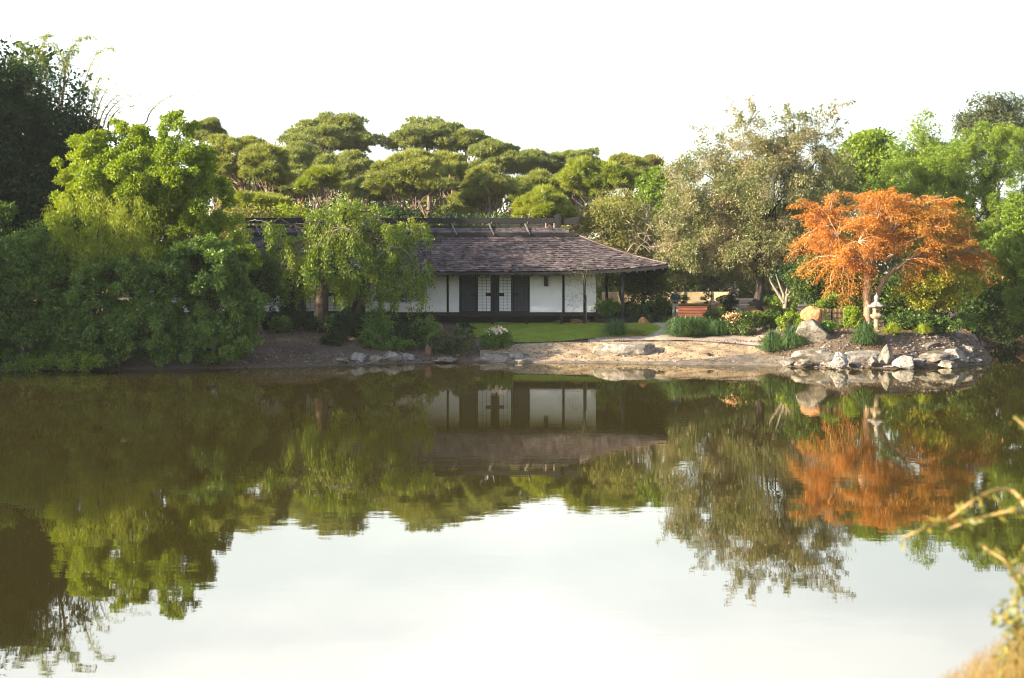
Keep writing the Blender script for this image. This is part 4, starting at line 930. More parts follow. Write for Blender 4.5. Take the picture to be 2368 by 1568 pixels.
# ================================================================== PINES BEHIND THE HOUSE
def pine(px, Y, ytop, hw, ybot, mat, label, seed, n_puff=34,  tufts=30, dens=9, dx=0., crown_base=None, bare=True, bend=0.):
    rng = np.random.default_rng(seed); s = Y / F; X = rx(px, Y); zb = float(hgt(X + dx, Y)); zt = CAM_Z - (ytop - HY) * s; zc = CAM_Z - (ybot - HY) * s; R = hw * s * 1.12
    t = thing('pine_tree', label, 'tree', (X + dx, Y, zb), 'pines behind the house')
    Hc = (zt - zc) * 1.12; zc = zt - Hc; n_puff = int(n_puff * 1.75)
    n_pad = max(7, int(n_puff / 3.1)); u = unit(rng, n_pad * 4); u = u[u[:, 2] > -.2][:n_pad]; f = rng.uniform(.35, 1, len(u)) ** .5
    pc = np.array((X, Y, zc + Hc * .30)) + u * np.array((R * .76, R * .76, Hc * .60)) * f[:, None]; c = []; pr = []
    for q in pc:                                     # every limb carries a flat cushion of needle tufts
        pR = R * rng.uniform(.20, .46); m = 10; rr_ = np.sqrt(rng.random(m)); aa = rng.uniform(0, 6.283, m)
        c.append(q + np.stack([pR * rr_ * np.cos(aa), pR * rr_ * np.sin(aa), .36 * pR * (1 - rr_ ** 2) - .08 * pR + rng.normal(size=m) * .13 * pR], -1)); pr.append(R * rng.uniform(.09, .17, m))
    c = np.vstack(c); pr = np.maximum(np.concatenate(pr), .3); r = np.stack([pr, pr, pr * .62], -1)
    k = np.repeat(np.arange(len(c)), tufts); w = unit(rng, len(k)); w[:, 2] = np.abs(w[:, 2]) * 1.0 - .22; w /= np.linalg.norm(w, axis=1)[:, None]
    P = c[k] + w * r[k] * rng.uniform(.55, 1.05, (len(k), 1))
    V, Fq = needles(P, w + (0, 0, .3), dens, .36, .024 * Y / 105, rng, .65); mk('crown', V, [Fq], M[mat], t)
    mb = MB(); top = np.array((X, Y, zt - Hc * .25)); foot = np.array((X + dx, Y, zb - .2)); n = 10; tt = np.linspace(0, 1, n)[:, None]
    tr = foot + (top - foot) * tt; tr[:, 0] += bend * np.sin(tt[:, 0] * math.pi) + rng.normal(size=n) * .06; tr[0] = foot
    r0 = .18 + .012 * (zt - zb); limbs(mb, tr, r0, r0 * .25, pc, rng, (.45, .95), .42, -.06, 5, .12)
    if bare:
        for k in range(9):                            # dead lower branches
            f = rng.uniform(.3, .62); st = foot + (top - foot) * f; a = rng.uniform(0, 6.28); L = rng.uniform(1., 2.4)
            mb.tube(curve(st, st + np.array((math.cos(a) * L, math.sin(a) * L * .6, rng.uniform(-.1, .5))), rng, 5, .1, .15), np.linspace(.06, .015, 5), 5, False)
    mb.build('trunk', M['bark_pine'], t, True)
PINES = [
    (470, 122, 268, 40, 330, 'pine_dark', 'dark pine top peeping out right behind the knob tuft of the broadleaf tree', 30),
    (545, 106, 288, 76, 420, 'pine', 'tall pine with tiered crown nearest the left bank trees', 44),
    (620, 103, 332, 62, 432, 'pine', 'pine with a flat umbrella crown on a straight bare trunk', 36),
    (590, 100, 448, 70, 500, 'pine_gold', 'low pine branches lit gold between the two straight trunks', 22),
    (748, 132, 262, 106, 352, 'pine_dark', 'big round-crowned pine, tallest of the pines behind the house', 52),
    (830, 135, 285, 34, 345, 'pine_dark', 'dark thin pine top touching the right side of the tallest pine', 20),
    (700, 122, 330, 75, 420, 'pine_dark', 'dark mid-height pine just below the tallest round crown', 40),
    (800, 118, 352, 80, 440, 'pine_dark', 'dusky pine filling the dip between the two highest crowns', 40),
    (745, 98, 380, 46, 440, 'pine_gold', 'small golden pine crown above the weeping tree', 26),
    (985, 132, 278, 96, 350, 'pine_dark', 'broad second-highest pine crown above the middle of the roof', 52),
    (1080, 130, 300, 62, 368, 'pine_dark', 'pine crown stepping down right of the second-highest one', 34),
    (955, 105, 340, 92, 460, 'pine', 'light green spreading pine with many bare forked branches above the ridge', 50),
    (860, 112, 388, 56, 470, 'pine_dark', 'shadowed pine left of the light forked one', 30),
    (1035, 112, 350, 60, 440, 'pine', 'pine right of the light forked one with hanging needle sprays', 34),
    (1150, 124, 326, 62, 400, 'pine_dark', 'round pine crown above the right-hand roof struts', 36),
    (1130, 108, 385, 56, 462, 'pine', 'shorter pine with a pale leaning trunk above the middle strut', 32),
    (1220, 128, 345, 60, 410, 'pine_dark', 'dark pine in the low part of the skyline', 34),
    (1325, 130, 344, 62, 405, 'pine_dark', 'dark flat-topped pine left of the bright spreading pine', 36),
    (1250, 112, 395, 60, 470, 'pine', 'dull green pine above the end block of the ridge', 32),
    (1375, 106, 372, 88, 450, 'pine_gold', 'bright yellow-green spreading pine with twisted pale limbs', 50),
    (1460, 110, 358, 62, 450, 'pine', 'green pine between the spreading pine and the tan-leaved tree', 36),
    (1505, 125, 358, 26, 410, 'olive', 'small brownish pine tip beside the tan-leaved tree', 14),
    (900, 117, 392, 60, 462, 'pine_dark', 'shaded pine low behind the shadowed pine and the weeping tree top', 34),
    (1015, 119, 400, 66, 462, 'pine_dark', 'shaded pine showing between the bare forks above the ridge', 34),
    (1195, 117, 405, 60, 462, 'pine_dark', 'shaded pine low between the two right-hand roof struts', 34),
    (1315, 119, 400, 70, 462, 'pine_dark', 'shaded pine behind the left arm of the bright spreading pine', 34),
    (665, 114, 395, 66, 462, 'pine_dark', 'shaded pine behind the umbrella-crowned pine', 34),
    (1085, 111, 425, 60, 505, 'pine', 'low pine behind the pale leaning trunk', 34),
    (510, 112, 380, 60, 462, 'pine', 'pale green pine against the broadleaf tree', 34),
    (1262, 94, 440, 66, 508, 'pine_gold', 'low bright pine just behind the right end of the ridge', 34),
    (1415, 98, 460, 60, 520, 'pine', 'low pine behind the flared ridge end', 28),
]
for k, (p, Y, yt, hw, yb, mt, lab, n_) in enumerate(PINES):
    pine(p, Y, yt, hw, yb, mt, lab, 400 + k, n_, 30, 9, dx=(-1.2 if k in (11, 15) else .3 if k % 3 else -.3), bend=(.5 if k % 2 else -.3))
# undergrowth behind the house
US = [(560, 480, 90, 40, 'olive', 'olive thicket behind the ridge left end'), (660, 470, 80, 45, 'feather', 'yellowish thicket between the straight pine trunks'), (700, 500, 90, 40, 'bright', 'sunlit bush behind the left part of the ridge'),
      (850, 485, 80, 40, 'mid', 'dark bush behind the weeping tree top'), (975, 500, 46, 22, 'yellow', 'yellow flowering bush peeping over the ridge'), (1060, 490, 90, 40, 'dark', 'dark undergrowth below the forked pine'),
      (1170, 495, 80, 34, 'mid', 'undergrowth behind the middle of the ridge'), (920, 480, 70, 40, 'dark', 'shadowed undergrowth left of the yellow bush'), (1260, 505, 70, 30, 'olive', 'olive undergrowth behind the vent slats')]
for k, (p, q, rx_, ry_, mt, lab) in enumerate(US):
    CT('shrub', lab, 'shrub', [(p - rx_ * .4, q + 16, rx_ * .6, ry_ * .55), (p + rx_ * .4, q + 24, rx_ * .6, ry_ * .5), (p, q + 56, rx_, ry_)], 96 + (k % 3) * 2, 90, 5200, .22, M[mt], p, 500 + k, .1, group='bushes behind the house')
# far wood: one mass behind everything
rng = np.random.default_rng(9); wtop = lambda x: CAM_Z + (HY - np.interp(CX + x * F / 148, [0, 450, 600, 870, 1200, 1400, 1540, 2000, 2368], [390, 338, 338, 354, 362, 374, 388, 372, 355])) * 148 / F
lu = [(np.array((x, 148 + rng.uniform(-5, 5), 1 + (wtop(x) - 4.5) * rng.uniform(0, 1))), np.array((4., 4., rng.uniform(3.3, 4.2)))) for x in np.arange(-75, 90, .6)]
c, r, u = subpuffs(lu, 3200, rng, .3); P, D = puff_points(c, r, 240000, rng); V, Fq = leaf_quads(P, D, .6, rng, .4); tag(mk('distant_wood', V, [Fq], M['wood']), kind='stuff')

# ================================================================== TAN-LEAVED TREE AND ORANGE TREE
def sprigs(specs, Y, per=150, jit=.2, size=.14):
    def f(rng, c, r, u):
        P = []; D = []
        for p0, p1, w in specs:
            a = at(*p0, Y); e = at(*p1, Y)
            for k in range(w):
                st = a + rng.normal(size=3) * .5; en = e + rng.normal(size=3) * (.55, .55, .3); q = curve(st, en, rng, 12, .05, .08); t = rng.uniform(0, 1, per) ** .8
                k_ = np.stack([np.interp(t, np.linspace(0, 1, 12), q[:, i]) for i in range(3)], -1); P.append(k_ + rng.normal(size=k_.shape) * (jit * (1.2 - t))[:, None]); D.append(np.repeat([[.1, 0, -.6]], per, 0))
        yield leaf_quads(np.vstack(P), np.vstack(D), size, rng, .4, .4)
    return f
SPR = [((1640, 370), (1565, 385), 2), ((1680, 340), (1625, 290), 3), ((1720, 310), (1690, 250), 4), ((1760, 310), (1745, 228), 5), ((1800, 320), (1795, 245), 4), ((1850, 300), (1850, 250), 4), ((1880, 310), (1910, 245), 4), ((1900, 300), (1960, 240), 4), ((1830, 320), (1880, 260), 3), ((1930, 340), (1950, 290), 3), ((1560, 420), (1545, 365), 2), ((1650, 380), (1640, 320), 3), ((1700, 330), (1720, 270), 4), ((1820, 330), (1825, 265), 3)]
BS = [(1640, 440, 105, 90), (1595, 520, 75, 100), (1740, 370, 100, 60), (1840, 370, 90, 60), (1700, 320, 50, 36), (1765, 300, 56, 40), (1850, 300, 56, 38), (1905, 330, 46, 40), (1760, 460, 140, 100), (1890, 450, 95, 90), (1640, 580, 105, 50), (1760, 580, 130, 50), (1850, 540, 85, 80), (1930, 400, 60, 60), (1570, 600, 60, 50)]
bt = CT('tan_leaved_tree', 'large rounded tree with tan and olive leaves and wispy bare top', 'tree', BS, 84, 900, 190000, .125, M['beige'], 1760, 601, .32, 'bark_dark', sub=.23, droop=.8, shape=.42, n_limb=34, extra=sprigs(SPR, 84))
OS = [(1930, 500, 80, 45), (1885, 560, 58, 50), (2010, 475, 80, 38), (1960, 540, 90, 50), (1900, 620, 70, 45), (2060, 520, 80, 50), (1985, 600, 90, 50), (2110, 470, 70, 36), (2180, 480, 55, 30), (1960, 660, 60, 32), (1860, 600, 34, 26), (2050, 580, 70, 45)]
YO = 69.5
ob = on_ground(2007, 752); YO = float(ob[1]) + .2
def layered(spec, Y, n_sub, n_leaf, size, seed):
    rng = np.random.default_rng(seed); lu = lumps_of(spec, Y, rng, .9); c, r, u = subpuffs(lu, n_sub, rng, .17, .2, .35); k = rng.choice(len(c), n_leaf // 14)
    st = c[k] + unit(rng, len(k)) * r[k]; P, D = strands(st, u[k], rng.uniform(.3, .7, len(k)), rng, .045, 1.5, .03)
    return leaf_quads(P, D, size, rng, .42, .3, .7), c, lu
ot = thing('orange_tree', 'orange autumn tree with a pale forked trunk on the rocky point', 'tree', ob)
def sprays(tips, hubs, per, seed, size, spread=.24):
    """fans of leaflets along outward-reaching branches"""
    rng = np.random.default_rng(seed); P = []; D = []; br = []
    for tp in tips:
        h = hubs[np.argmin(np.linalg.norm(hubs - tp, axis=1) + rng.uniform(0, 1.2, len(hubs)))]
        q = curve(h, tp, rng, 9, .16, .05); br.append(q); f = rng.uniform(.3, 1.0, per) ** .75; te = np.linspace(0, 1, 9)
        k = np.stack([np.interp(f, te, q[:, i]) for i in range(3)], -1); w = spread * (1.15 - .55 * f) * rng.uniform(.6, 1.4)
        o = rng.normal(size=(per, 3)) * np.array((1, 1, .3)) * w[:, None]; o[:, 2] -= .55 * np.hypot(o[:, 0], o[:, 1]) ** 1.3
        P.append(k + o); d = tp - h; d = d / (np.linalg.norm(d) + 1e-6); D.append(np.repeat([d * .6], per, 0) + o * 1.5 + (0, 0, -.25))
    return leaf_quads(np.vstack(P), np.vstack(D), size, rng, .42, .2, .6), br
def tips_of(spec, n, seed, Y):
    rng = np.random.default_rng(seed); lu = lumps_of(spec, Y, rng, 1.0, .9); c, r, u = subpuffs(lu, n, rng, .1, .2, .5); return c + rng.normal(size=c.shape) * .2
PT = lambda x, y, d=0.: at(x, y, YO + d)
HUB1 = np.array([PT(1988, 595), PT(1965, 572, .6), PT(1938, 545, -.6), PT(1915, 522), PT(2018, 600, -.5), PT(2030, 575, .5), PT(2026, 540), PT(2030, 500, .3), PT(1985, 560, -1.2), PT(1985, 555, 1.2), PT(2060, 540), PT(1950, 600, -.8)])
HUB2 = np.array([PT(2085, 612), PT(2120, 590, .4), PT(2150, 575), PT(2200, 583, .6), PT(2240, 581), PT(2070, 585, -.4), PT(2100, 560, .3), PT(2150, 540), PT(2180, 510)])
EXT = [(1828, 478), (1846, 462), (1838, 500), (1826, 586), (1822, 604), (1838, 560), (1860, 640), (1880, 655), (1935, 442), (1950, 446), (2040, 436), (2062, 432), (2100, 446), (1985, 450), (2012, 440), (1905, 690), (1945, 715), (1965, 705), (1925, 672), (2000, 690)]
t1 = np.vstack([tips_of(OS, 165, 611, YO), [PT(x, y, (i % 5 - 2) * .4) for i, (x, y) in enumerate(EXT)]])
(V, Fq), br1 = sprays(t1, HUB1, 280, 621, .09); o = mk('crown', V, [Fq], M['orange'], ot); oc = t1
R2 = [(2130, 550, 90, 60), (2200, 585, 90, 46), (2255, 590, 52, 46), (2160, 520, 80, 40), (2230, 530, 50, 40), (2150, 640, 70, 30), (2280, 630, 34, 40), (2120, 480, 60, 34), (2185, 480, 50, 26)]
t2 = np.vstack([tips_of(R2, 92, 612, YO + .5), [PT(x, y, .4) for x, y in ((2205, 462), (2190, 470), (2240, 500), (2235, 540), (2300, 600), (2310, 640), (2290, 660), (2180, 690))]])
(V, Fq), br2 = sprays(t2, HUB2, 260, 622, .10, .26); o = mk('crown', V, [Fq], M['rust'], ot); o['label'] = 'sparser rust-brown half of the crown'; oc2 = t2
rng = np.random.default_rng(613); mb = MB()
for q in br1 + br2: mb.tube(q, np.linspace(.035, .008, 9), 4, False)
limbs(mb, [ob + (0, 0, -.3), PT(2006, 720), PT(2004, 680), PT(2008, 645), PT(2003, 625)], .22, .16, [], rng)
limbs(mb, [PT(2003, 628), PT(1988, 595), PT(1965, 572), PT(1938, 545), PT(1915, 520)], .13, .03, [], rng, (.2, 1), .35, .05)
limbs(mb, [PT(2004, 630), PT(2018, 600), PT(2030, 575), PT(2026, 540), PT(2030, 500)], .13, .03, [], rng, (.2, 1), .35, .05)
limbs(mb, [PT(2012, 738, .3), PT(2020, 705, .3), PT(2034, 668, .3), PT(2050, 640, .3), PT(2085, 612, .3), PT(2120, 590, .3), PT(2150, 575, .3), PT(2200, 583, .4), PT(2250, 580, .4)], .17, .04, [], rng, (.4, 1), .3, .05)
limbs(mb, [PT(2042, 605), PT(2070, 585), PT(2100, 560), PT(2150, 540), PT(2185, 505)], .1, .03, [], rng, (.2, 1), .35, .05)
mb.build('trunk', M['bark_pink'], ot, True)
# bare pale shrub trunks
rng = np.random.default_rng(620); Yb = 80.; b = np.array((rx(1815, Yb), Yb, float(hgt(rx(1815, Yb), Yb)))); t = thing('bare_branched_shrub', 'shrub with bare pale grey forked trunks below the tan-leaved tree', 'shrub', b)
mb = MB()
for q in ([(1815, 712), (1812, 680), (1802, 655), (1795, 635)], [(1816, 712), (1820, 685), (1838, 660), (1855, 640)], [(1813, 700), (1795, 672), (1782, 650), (1780, 640)], [(1817, 712), (1815, 690), (1822, 665), (1818, 640)], [(1822, 712), (1835, 685), (1850, 672), (1868, 660)]):
    mb.tube([at(x, y, Yb + rng.uniform(-.3, .3)) for x, y in q], np.linspace(.11, .04, 4), 7, False)
mb.build('trunk', M['bark_grey'], t, True)
lu = lumps_of([(1830, 635, 60, 22), (1880, 650, 40, 25)], Yb, rng); c, r, u = subpuffs(lu, 40, rng); P, D = puff_points(c, r, 2600, rng); V, Fq = leaf_quads(P, D, .16, rng); mk('crown', V, [Fq], M['dark'], t)

# ================================================================== RIGHT SIDE AND BACKGROUND THICKETS
CT('round_tree', 'dark round-topped tree in the notch right of the tan-leaved tree', 'tree', [(2010, 335, 60, 32), (2000, 385, 75, 50), (1960, 420, 50, 40)], 104, 160, 15000, .26, M['fgreen'], 2000, 701, .2)
CT('pointed_tree', 'tree with pointed upright top in the middle of the right skyline', 'tree', [(2140, 290, 32, 34), (2125, 340, 60, 50), (2185, 340, 45, 36), (2150, 400, 90, 60)], 100, 180, 18000, .24, M['fgreen'], 2140, 702, .2, shape=.3)
CT('grey_tree', 'greyish tree standing highest at the right skyline', 'tree', [(2280, 255, 45, 34), (2330, 250, 40, 30), (2235, 285, 30, 24), (2370, 262, 34, 30), (2300, 300, 80, 40)], 114, 190, 17000, .26, M['grey_leaf'], 2290, 703, .25, shape=.35)
CT('casuarina_tree', 'large bright green feathery tree filling the right background', 'tree', [(2300, 330, 85, 48), (2220, 390, 95, 60), (2340, 420, 85, 80), (2150, 450, 80, 60), (2260, 510, 110, 70), (2080, 420, 55, 60), (2080, 500, 60, 60), (2200, 590, 110, 60), (2020, 450, 50, 50), (2330, 560, 60, 70)],
   89, 760, 150000, .15, M['fgreen'], 2230, 704, .3, sub=.17, shape=.32)
CT('broadleaf_tree', 'fresh green broadleaf tree at the right picture edge', 'tree', [(2352, 500, 40, 55), (2345, 590, 46, 70), (2372, 680, 46, 70), (2400, 560, 50, 90)], 76, 260, 36000, .14, M['fgreen'], 2385, 705, .2, sub=.2)
CT('shrub', 'yellow bush glowing under the right half of the orange tree', 'shrub', [(2150, 655, 66, 30), (2110, 680, 50, 26), (2205, 668, 56, 32), (2160, 692, 66, 22), (2230, 640, 40, 26)], 73.5, 150, 13000, .14, M['yellow'], 2160, 706, .1)
CT('shrub', 'dark green thicket at the mouth of the inlet', 'shrub', [(2290, 670, 75, 60), (2230, 715, 70, 45), (2300, 740, 60, 46), (2110, 730, 70, 34), (2360, 735, 40, 50)], 79, 240, 20000, .17, M['mid'], 2270, 707, .12)
CT('shrub', 'shadowy thicket closing the end of the inlet', 'shrub', [(2340, 740, 60, 60), (2380, 680, 60, 70), (2280, 770, 40, 20)], 93, 150, 12000, .2, M['dark'], 2350, 708, .12)
CT('shrub', 'dark hedge behind the trunk of the orange tree', 'shrub', [(1920, 670, 80, 50), (1990, 690, 70, 40), (2060, 690, 70, 50), (1870, 640, 50, 50)], 79, 220, 18000, .17, M['mid'], 1960, 709, .12)
CT('shrub', 'shaded bushes beneath the crown of the tan-leaved tree', 'shrub', [(1560, 630, 50, 26), (1640, 625, 60, 24), (1730, 640, 60, 30)], 97.5, 100, 6000, .2, M['olive'], 1670, 710, .1)
CT('small_tree', 'small leafy tree between the porch posts and the man', 'tree', [(1485, 645, 50, 36), (1500, 680, 46, 30), (1455, 690, 36, 26), (1530, 660, 34, 30)], 83.5, 120, 7500, .15, M['mid'], 1490, 711, .09, n_limb=16, bark='bark_dark')
CT('shrub', 'dense bushes seen through the porch', 'shrub', [(1400, 650, 60, 40), (1470, 630, 60, 40), (1540, 630, 60, 34)], 98, 120, 8000, .2, M['mid'], 1460, 712, .1)
th = CT('shrub', 'olive twiggy thicket behind the right slope of the roof', 'shrub', [(1400, 530, 75, 50), (1465, 510, 60, 50), (1500, 575, 60, 50), (1430, 480, 60, 40), (1380, 500, 40, 40)], 94, 200, 17000, .17, M['olive'], 1440, 713, .12, shape=.35)
rng = np.random.default_rng(714)
for k in range(30):
    a = at(rng.uniform(1440, 1510), rng.uniform(500, 590), 92.6); d = rng.normal(size=3) * (.9, .2, .8); mb = MB(); mb.tube(curve(a, a + d, rng, 5, .1, .2), np.linspace(.03, .01, 5), 4, False); mb.build('bare_branch', M['bark_pale'], th, True)
CT('small_tree', 'green tree closing the gap between the pines and the tan-leaved tree', 'tree', [(1520, 440, 40, 50), (1540, 510, 36, 46), (1495, 440, 34, 40)], 101, 120, 13000, .18, M['fgreen'], 1530, 715, .14, sub=.25)
# pines and trees of the left bank beyond the frame, which keep the house in shade
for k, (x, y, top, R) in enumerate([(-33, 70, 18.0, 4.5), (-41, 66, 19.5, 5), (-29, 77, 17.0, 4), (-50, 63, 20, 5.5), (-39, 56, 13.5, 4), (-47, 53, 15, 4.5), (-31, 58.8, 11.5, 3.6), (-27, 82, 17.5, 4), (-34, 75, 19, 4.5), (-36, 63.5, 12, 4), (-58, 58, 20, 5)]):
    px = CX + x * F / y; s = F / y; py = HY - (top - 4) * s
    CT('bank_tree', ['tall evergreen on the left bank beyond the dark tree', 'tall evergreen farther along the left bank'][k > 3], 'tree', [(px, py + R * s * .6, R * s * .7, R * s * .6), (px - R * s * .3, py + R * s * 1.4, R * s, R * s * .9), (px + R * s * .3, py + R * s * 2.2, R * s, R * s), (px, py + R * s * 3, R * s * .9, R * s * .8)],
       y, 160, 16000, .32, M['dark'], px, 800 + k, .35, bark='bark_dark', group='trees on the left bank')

# ================================================================== THE MAN
def person():
    Y = 81.4; g = np.array((rx(1562, Y), Y, float(hgt(rx(1562, Y), Y)))); t = thing('person', 'man in dark teal polo shirt and khaki trousers looking down at his hands', 'person', g)
    J = {'pel': (0, 0, .98, .155), 'sp': (0, .01, 1.18, .15), 'ch': (0, .02, 1.38, .165), 'nk': (0, .0, 1.53, .06), 'hd0': (0, -.035, 1.62, .085), 'hd1': (0, -.045, 1.70, .10), 'hd2': (0, -.03, 1.77, .075),
         'shl': (-.19, .02, 1.44, .075), 'ell': (-.27, -.03, 1.16, .048), 'wrl': (-.07, -.27, 1.12, .034), 'pal': (-.02, -.31, 1.13, .03),
         'shr': (.19, .02, 1.44, .075), 'elr': (.27, -.03, 1.16, .048), 'wrr': (.08, -.27, 1.10, .034), 'par': (.03, -.31, 1.11, .03),
         'hil': (-.09, 0, .90, .10), 'knl': (-.11, -.03, .50, .068), 'anl': (-.11, .02, .09, .045), 'tol': (-.12, -.14, .04, .04),
         'hir': (.09, 0, .90, .10), 'knr': (.12, -.02, .50, .068), 'anr': (.13, .03, .09, .045), 'tor': (.15, -.13, .04, .04)}
    E = [('pel', 'sp'), ('sp', 'ch'), ('ch', 'nk'), ('nk', 'hd0'), ('hd0', 'hd1'), ('hd1', 'hd2'), ('ch', 'shl'), ('shl', 'ell'), ('ell', 'wrl'), ('wrl', 'pal'), ('ch', 'shr'), ('shr', 'elr'), ('elr', 'wrr'), ('wrr', 'par'),
         ('pel', 'hil'), ('hil', 'knl'), ('knl', 'anl'), ('anl', 'tol'), ('pel', 'hir'), ('hir', 'knr'), ('knr', 'anr'), ('anr', 'tor')]
    def skinned(J, E, root, lev=2):
        nm = list(J); me = bpy.data.meshes.new('skin'); me.from_pydata([J[n][:3] for n in nm], [(nm.index(a), nm.index(b)) for a, b in E], []); o = bpy.data.objects.new('skin', me); COL.objects.link(o)
        md = o.modifiers.new('s', 'SKIN'); md.branch_smoothing = .5; o.modifiers.new('d', 'SUBSURF').levels = lev
        for n, v in zip(nm, me.skin_vertices[0].data): v.radius = (J[n][3], J[n][3] * (.72 if n in ('pel', 'sp', 'ch') else 1)); v.use_root = (n == root)
        dg = bpy.context.evaluated_depsgraph_get(); ev = o.evaluated_get(dg); m2 = bpy.data.meshes.new_from_object(ev)
        V = np.array([v.co[:] for v in m2.vertices]); Fc = [tuple(p.vertices) for p in m2.polygons]; N = np.array([v.normal[:] for v in m2.vertices])
        bpy.data.objects.remove(o); bpy.data.meshes.remove(m2); return V, Fc, N
    V, Fc, N = skinned(J, E, 'pel')
    def pack(Fl): return [np.array([f for f in Fl if len(f) == k]) for k in (3, 4) if any(len(f) == k for f in Fl)]
    # face: eye sockets, nose, mouth pushed into the head surface
    def bumpy(p, c, r, amt): d = np.linalg.norm(p - np.array(c), axis=1); return np.exp(-(d / r) ** 2)[:, None] * np.array((0, amt, 0))
    V = V + bumpy(V, (0, -.145, 1.675), .022, -.028) + bumpy(V, (-.035, -.135, 1.70), .02, .014) + bumpy(V, (.035, -.135, 1.70), .02, .014) + bumpy(V, (0, -.13, 1.635), .02, .006)
    for sx in (-1, 1): V = V + np.exp(-(np.linalg.norm(V - np.array((sx * .095, -.03, 1.68)), axis=1) / .025) ** 2)[:, None] * np.array((sx * .018, .01, 0))
    Vb, Fb = V, list(Fc); off = len(V); allV = [V]
    for sx, w, pl in ((-1, 'wrl', 'pal'), (1, 'wrr', 'par')):   # five separate fingers on each hand, curled inwards
        a = np.array(J[w][:3]); b = np.array(J[pl][:3]); d = (b - a) / np.linalg.norm(b - a); sdv = np.cross(d, (0, 0, 1.)); 
        for k, (o_, L) in enumerate([(-.03, .07), (-.01, .08), (.01, .075), (.03, .06), (-.035, .05)]):
            r0 = b + np.array((0, 0, o_)) - d * (.0 if k < 4 else .03); q = [r0, r0 + d * L * .5 + np.array((-sx * .01, -.012, 0)), r0 + d * L * .8 + np.array((-sx * .02, .0, -.015)), r0 + d * L * .9 + np.array((-sx * .025, .02, -.02))]
            m_ = MB(); m_.tube(q, [.011, .010, .009, .006], 6); VV = np.vstack(m_.v); allV.append(VV)
            for arr in m_.q + m_.t: Fb += [tuple(int(x) + off for x in f) for f in arr]
            off += len(VV)
    VA = np.vstack(allV) + g
    mk('body', VA, pack(Fb), M['skin'], t, True)
    def garment(name, test, inf, mat):
        sel = [f for f in Fc if all(test(V[i]) for i in f)]
        used = sorted({i for f in sel for i in f}); ix = {v: k for k, v in enumerate(used)}
        mk(name, V[used] + N[used] * inf + g, pack([tuple(ix[i] for i in f) for f in sel]), mat, t, True)
    arm = lambda p: abs(p[0]) > .2 or p[1] < -.14
    garment('shirt', lambda p: .97 < p[2] < 1.53 and not (arm(p) and p[2] < 1.22), .02, M['teal'])
    garment('trousers', lambda p: .07 < p[2] < 1.0 and p[1] > -.13 and abs(p[0]) < .24, .024, M['khaki'])
    garment('shoe', lambda p: p[2] < .09, .012, M['edging'])
    garment('hair', lambda p: p[2] > 1.70 and (p[1] > -.10 or p[2] > 1.765), .012, M['hair'])
M['skin'] = surf('skin', [(.22, .12, .075), (.28, .16, .10)], 6, .6, .05); M['teal'] = surf('teal_cloth', [(.006, .045, .05), (.01, .065, .07)], 8, .9, .1)
M['khaki'] = surf('khaki_cloth', [(.20, .185, .15), (.30, .28, .23)], 6, .9, .2); M['hair'] = surf('hair', [(.01, .008, .007), (.02, .016, .014)], 20, .7, .2)
person()

# ================================================================== NEAR BANK PLANTS (bottom right, out of focus)
rng = np.random.default_rng(901); Yn = 6.0; b = np.array((2.45, Yn, float(hgt(2.45, Yn)) - .05))
t = thing('near_bush', 'blurred golden-leaved bush with arching stems on the near bank', 'shrub', b)
mb = MB(); P = []; D = []
for path, nl in [([(2400, 1700), (2395, 1350), (2385, 1180), (2340, 1128), (2290, 1135), (2235, 1168), (2190, 1205), (2130, 1225), (2085, 1245)], 70), ([(2400, 1650), (2410, 1300), (2390, 1195), (2340, 1180), (2290, 1192), (2240, 1205), (2190, 1225)], 60),
                 ([(2410, 1500), (2400, 1250), (2390, 1000), (2345, 965)], 30), ([(2400, 1650), (2380, 1400), (2330, 1300), (2260, 1255)], 60), ([(2410, 1600), (2370, 1480), (2330, 1430), (2290, 1425)], 60), ([(2390, 1700), (2360, 1500), (2350, 1400), (2370, 1280)], 80), ([(2400, 1700), (2380, 1450), (2390, 1330)], 80)]:
    q = np.array([at(x, y, Yn + rng.uniform(-.15, .15)) for x, y in path]); tt = np.linspace(0, 1, len(q)); te = np.linspace(0, 1, 30); q = np.stack([np.interp(te, tt, q[:, i]) for i in range(3)], -1)
    for _ in range(2): q[1:-1] = (q[:-2] + q[1:-1] * 2 + q[2:]) / 4
    mb.tube(np.vstack([b, q]), np.linspace(.012, .004, 31), 6, False)
    f = rng.uniform(.25, 1, nl); k = np.stack([np.interp(f, te, q[:, i]) for i in range(3)], -1); P.append(k + rng.normal(size=k.shape) * .010); D.append(rng.normal(size=k.shape) + (0, 0, .3))
mb.build('stems', M['dry'], t, True)
c = np.array([at(2368, 1420, Yn), at(2375, 1500, Yn), at(2385, 1330, Yn), at(2350, 1540, Yn)]); r = np.full((4, 3), .09); p2, d2 = puff_points(c, r, 420, rng); P.append(p2); D.append(d2)
V, Fq = leaf_quads(np.vstack(P), np.vstack(D), .04, rng, .34, .2); mk('foliage', V, [Fq], M['gold_leaf'], t)
rng = np.random.default_rng(902); b2 = np.array((2.2, 6.4, float(hgt(2.2, 6.4))))
n = 620; px = 2080 + 330 * rng.random(n) ** .6; Yg = rng.uniform(5.8, 6.8, n); top = 1640 - (px - 2060) * .68 * rng.uniform(.5, 1.05, n)
E_ = np.array([at(a, c_, y) for a, c_, y in zip(px, top, Yg)]); G_ = E_ + rng.normal(size=(n, 3)) * (.08, .05, 0); G_[:, 2] = hgt(G_[:, 0], G_[:, 1]) - .02
w = np.array((.004, 0, 0)); mid = (G_ + E_) / 2 + rng.normal(size=(n, 3)) * .02
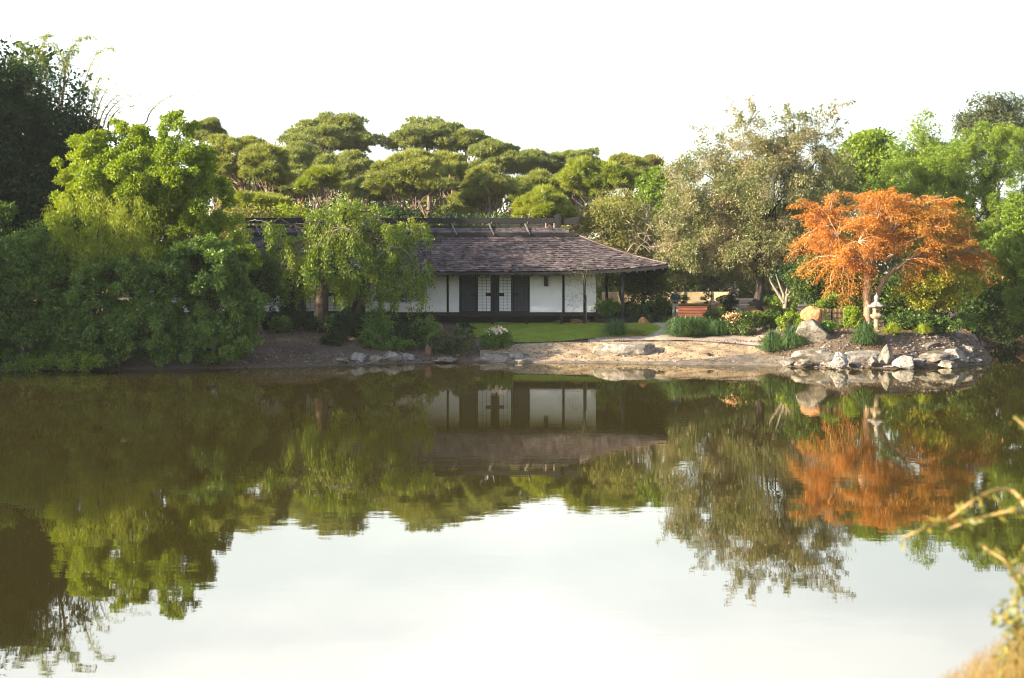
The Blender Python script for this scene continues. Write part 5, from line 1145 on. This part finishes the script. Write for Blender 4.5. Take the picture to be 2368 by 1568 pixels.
V = np.stack([G_ - w, G_ + w, mid - w * .8, mid + w * .8, E_ - w * .15, E_ + w * .15], 1).reshape(-1, 3); k = np.arange(n)[:, None] * 6
tag(mk('dry_grass', V, [np.concatenate([k + np.array([[0, 1, 3, 2]]), k + np.array([[2, 3, 5, 4]])])], M['dry']), kind='stuff')

# ================================================================== LEAF LITTER AND SMALL STONES ON THE BANKS
rng = np.random.default_rng(950)
def scatter(n, x0, x1, s0, s1):
    X = rng.uniform(x0, x1, n); Y = np.interp(X, SHORE[:, 0], SHORE[:, 1]) + rng.uniform(s0, s1, n); return np.stack([X, Y, hgt(X, Y) + .012], -1)
P = np.vstack([scatter(9000, -14, -1, .1, 9), scatter(7000, 12.5, 24, .1, 8), scatter(4200, -1, 14, .1, 5)]); D = rng.normal(size=P.shape) * (1, 1, .25)
V, Fq = leaf_quads(P, D, .10, rng, .45, 0, .4); tag(mk('leaf_litter', V, [Fq], M['litter']), kind='stuff')
P = np.vstack([scatter(300, -13, 0, 0, 2.2), scatter(700, 12.8, 23.5, 0, 3.0), scatter(110, 0, 13, 0, 2.6)])
OV = np.array([(1, 0, 0), (-1, 0, 0), (0, 1, 0), (0, -1, 0), (0, 0, 1), (0, 0, -1)], float); OF = np.array([(0, 2, 4), (2, 1, 4), (1, 3, 4), (3, 0, 4), (2, 0, 5), (1, 2, 5), (3, 1, 5), (0, 3, 5)])
sc = (.03 + .11 * rng.random(len(P)) ** 3)[:, None, None] * rng.uniform(.6, 1.3, (len(P), 1, 3)) * (1.2, 1, .7)
V = (P[:, None] + OV[None] * sc * rng.uniform(.8, 1.2, (len(P), 6, 1))).reshape(-1, 3); tag(mk('pebbles', V, [(OF[None] + np.arange(len(P))[:, None, None] * 6).reshape(-1, 3)], M['pebble']), kind='stuff')

# ================================================================== THIN HAZE, ADDED MAINLY TO LIFT DARK SHADOWS
mb = MB(); mb.box(-230, 230, -12, 175, -3, 32); hz = mb.build('shadow_lift_haze', None)
hm, hn, hl, hout = nodes_of('shadow_lift_air'); pv = hn.new('ShaderNodeVolumePrincipled'); pv.inputs['Color'].default_value = (.86, .93, 1, 1); pv.inputs['Density'].default_value = .00015
hl.new(pv.outputs[0], hout.inputs['Volume']); hz.data.materials.clear(); hz.data.materials.append(hm); tag(hz, kind='stuff')
S.cycles.volume_bounces = 0
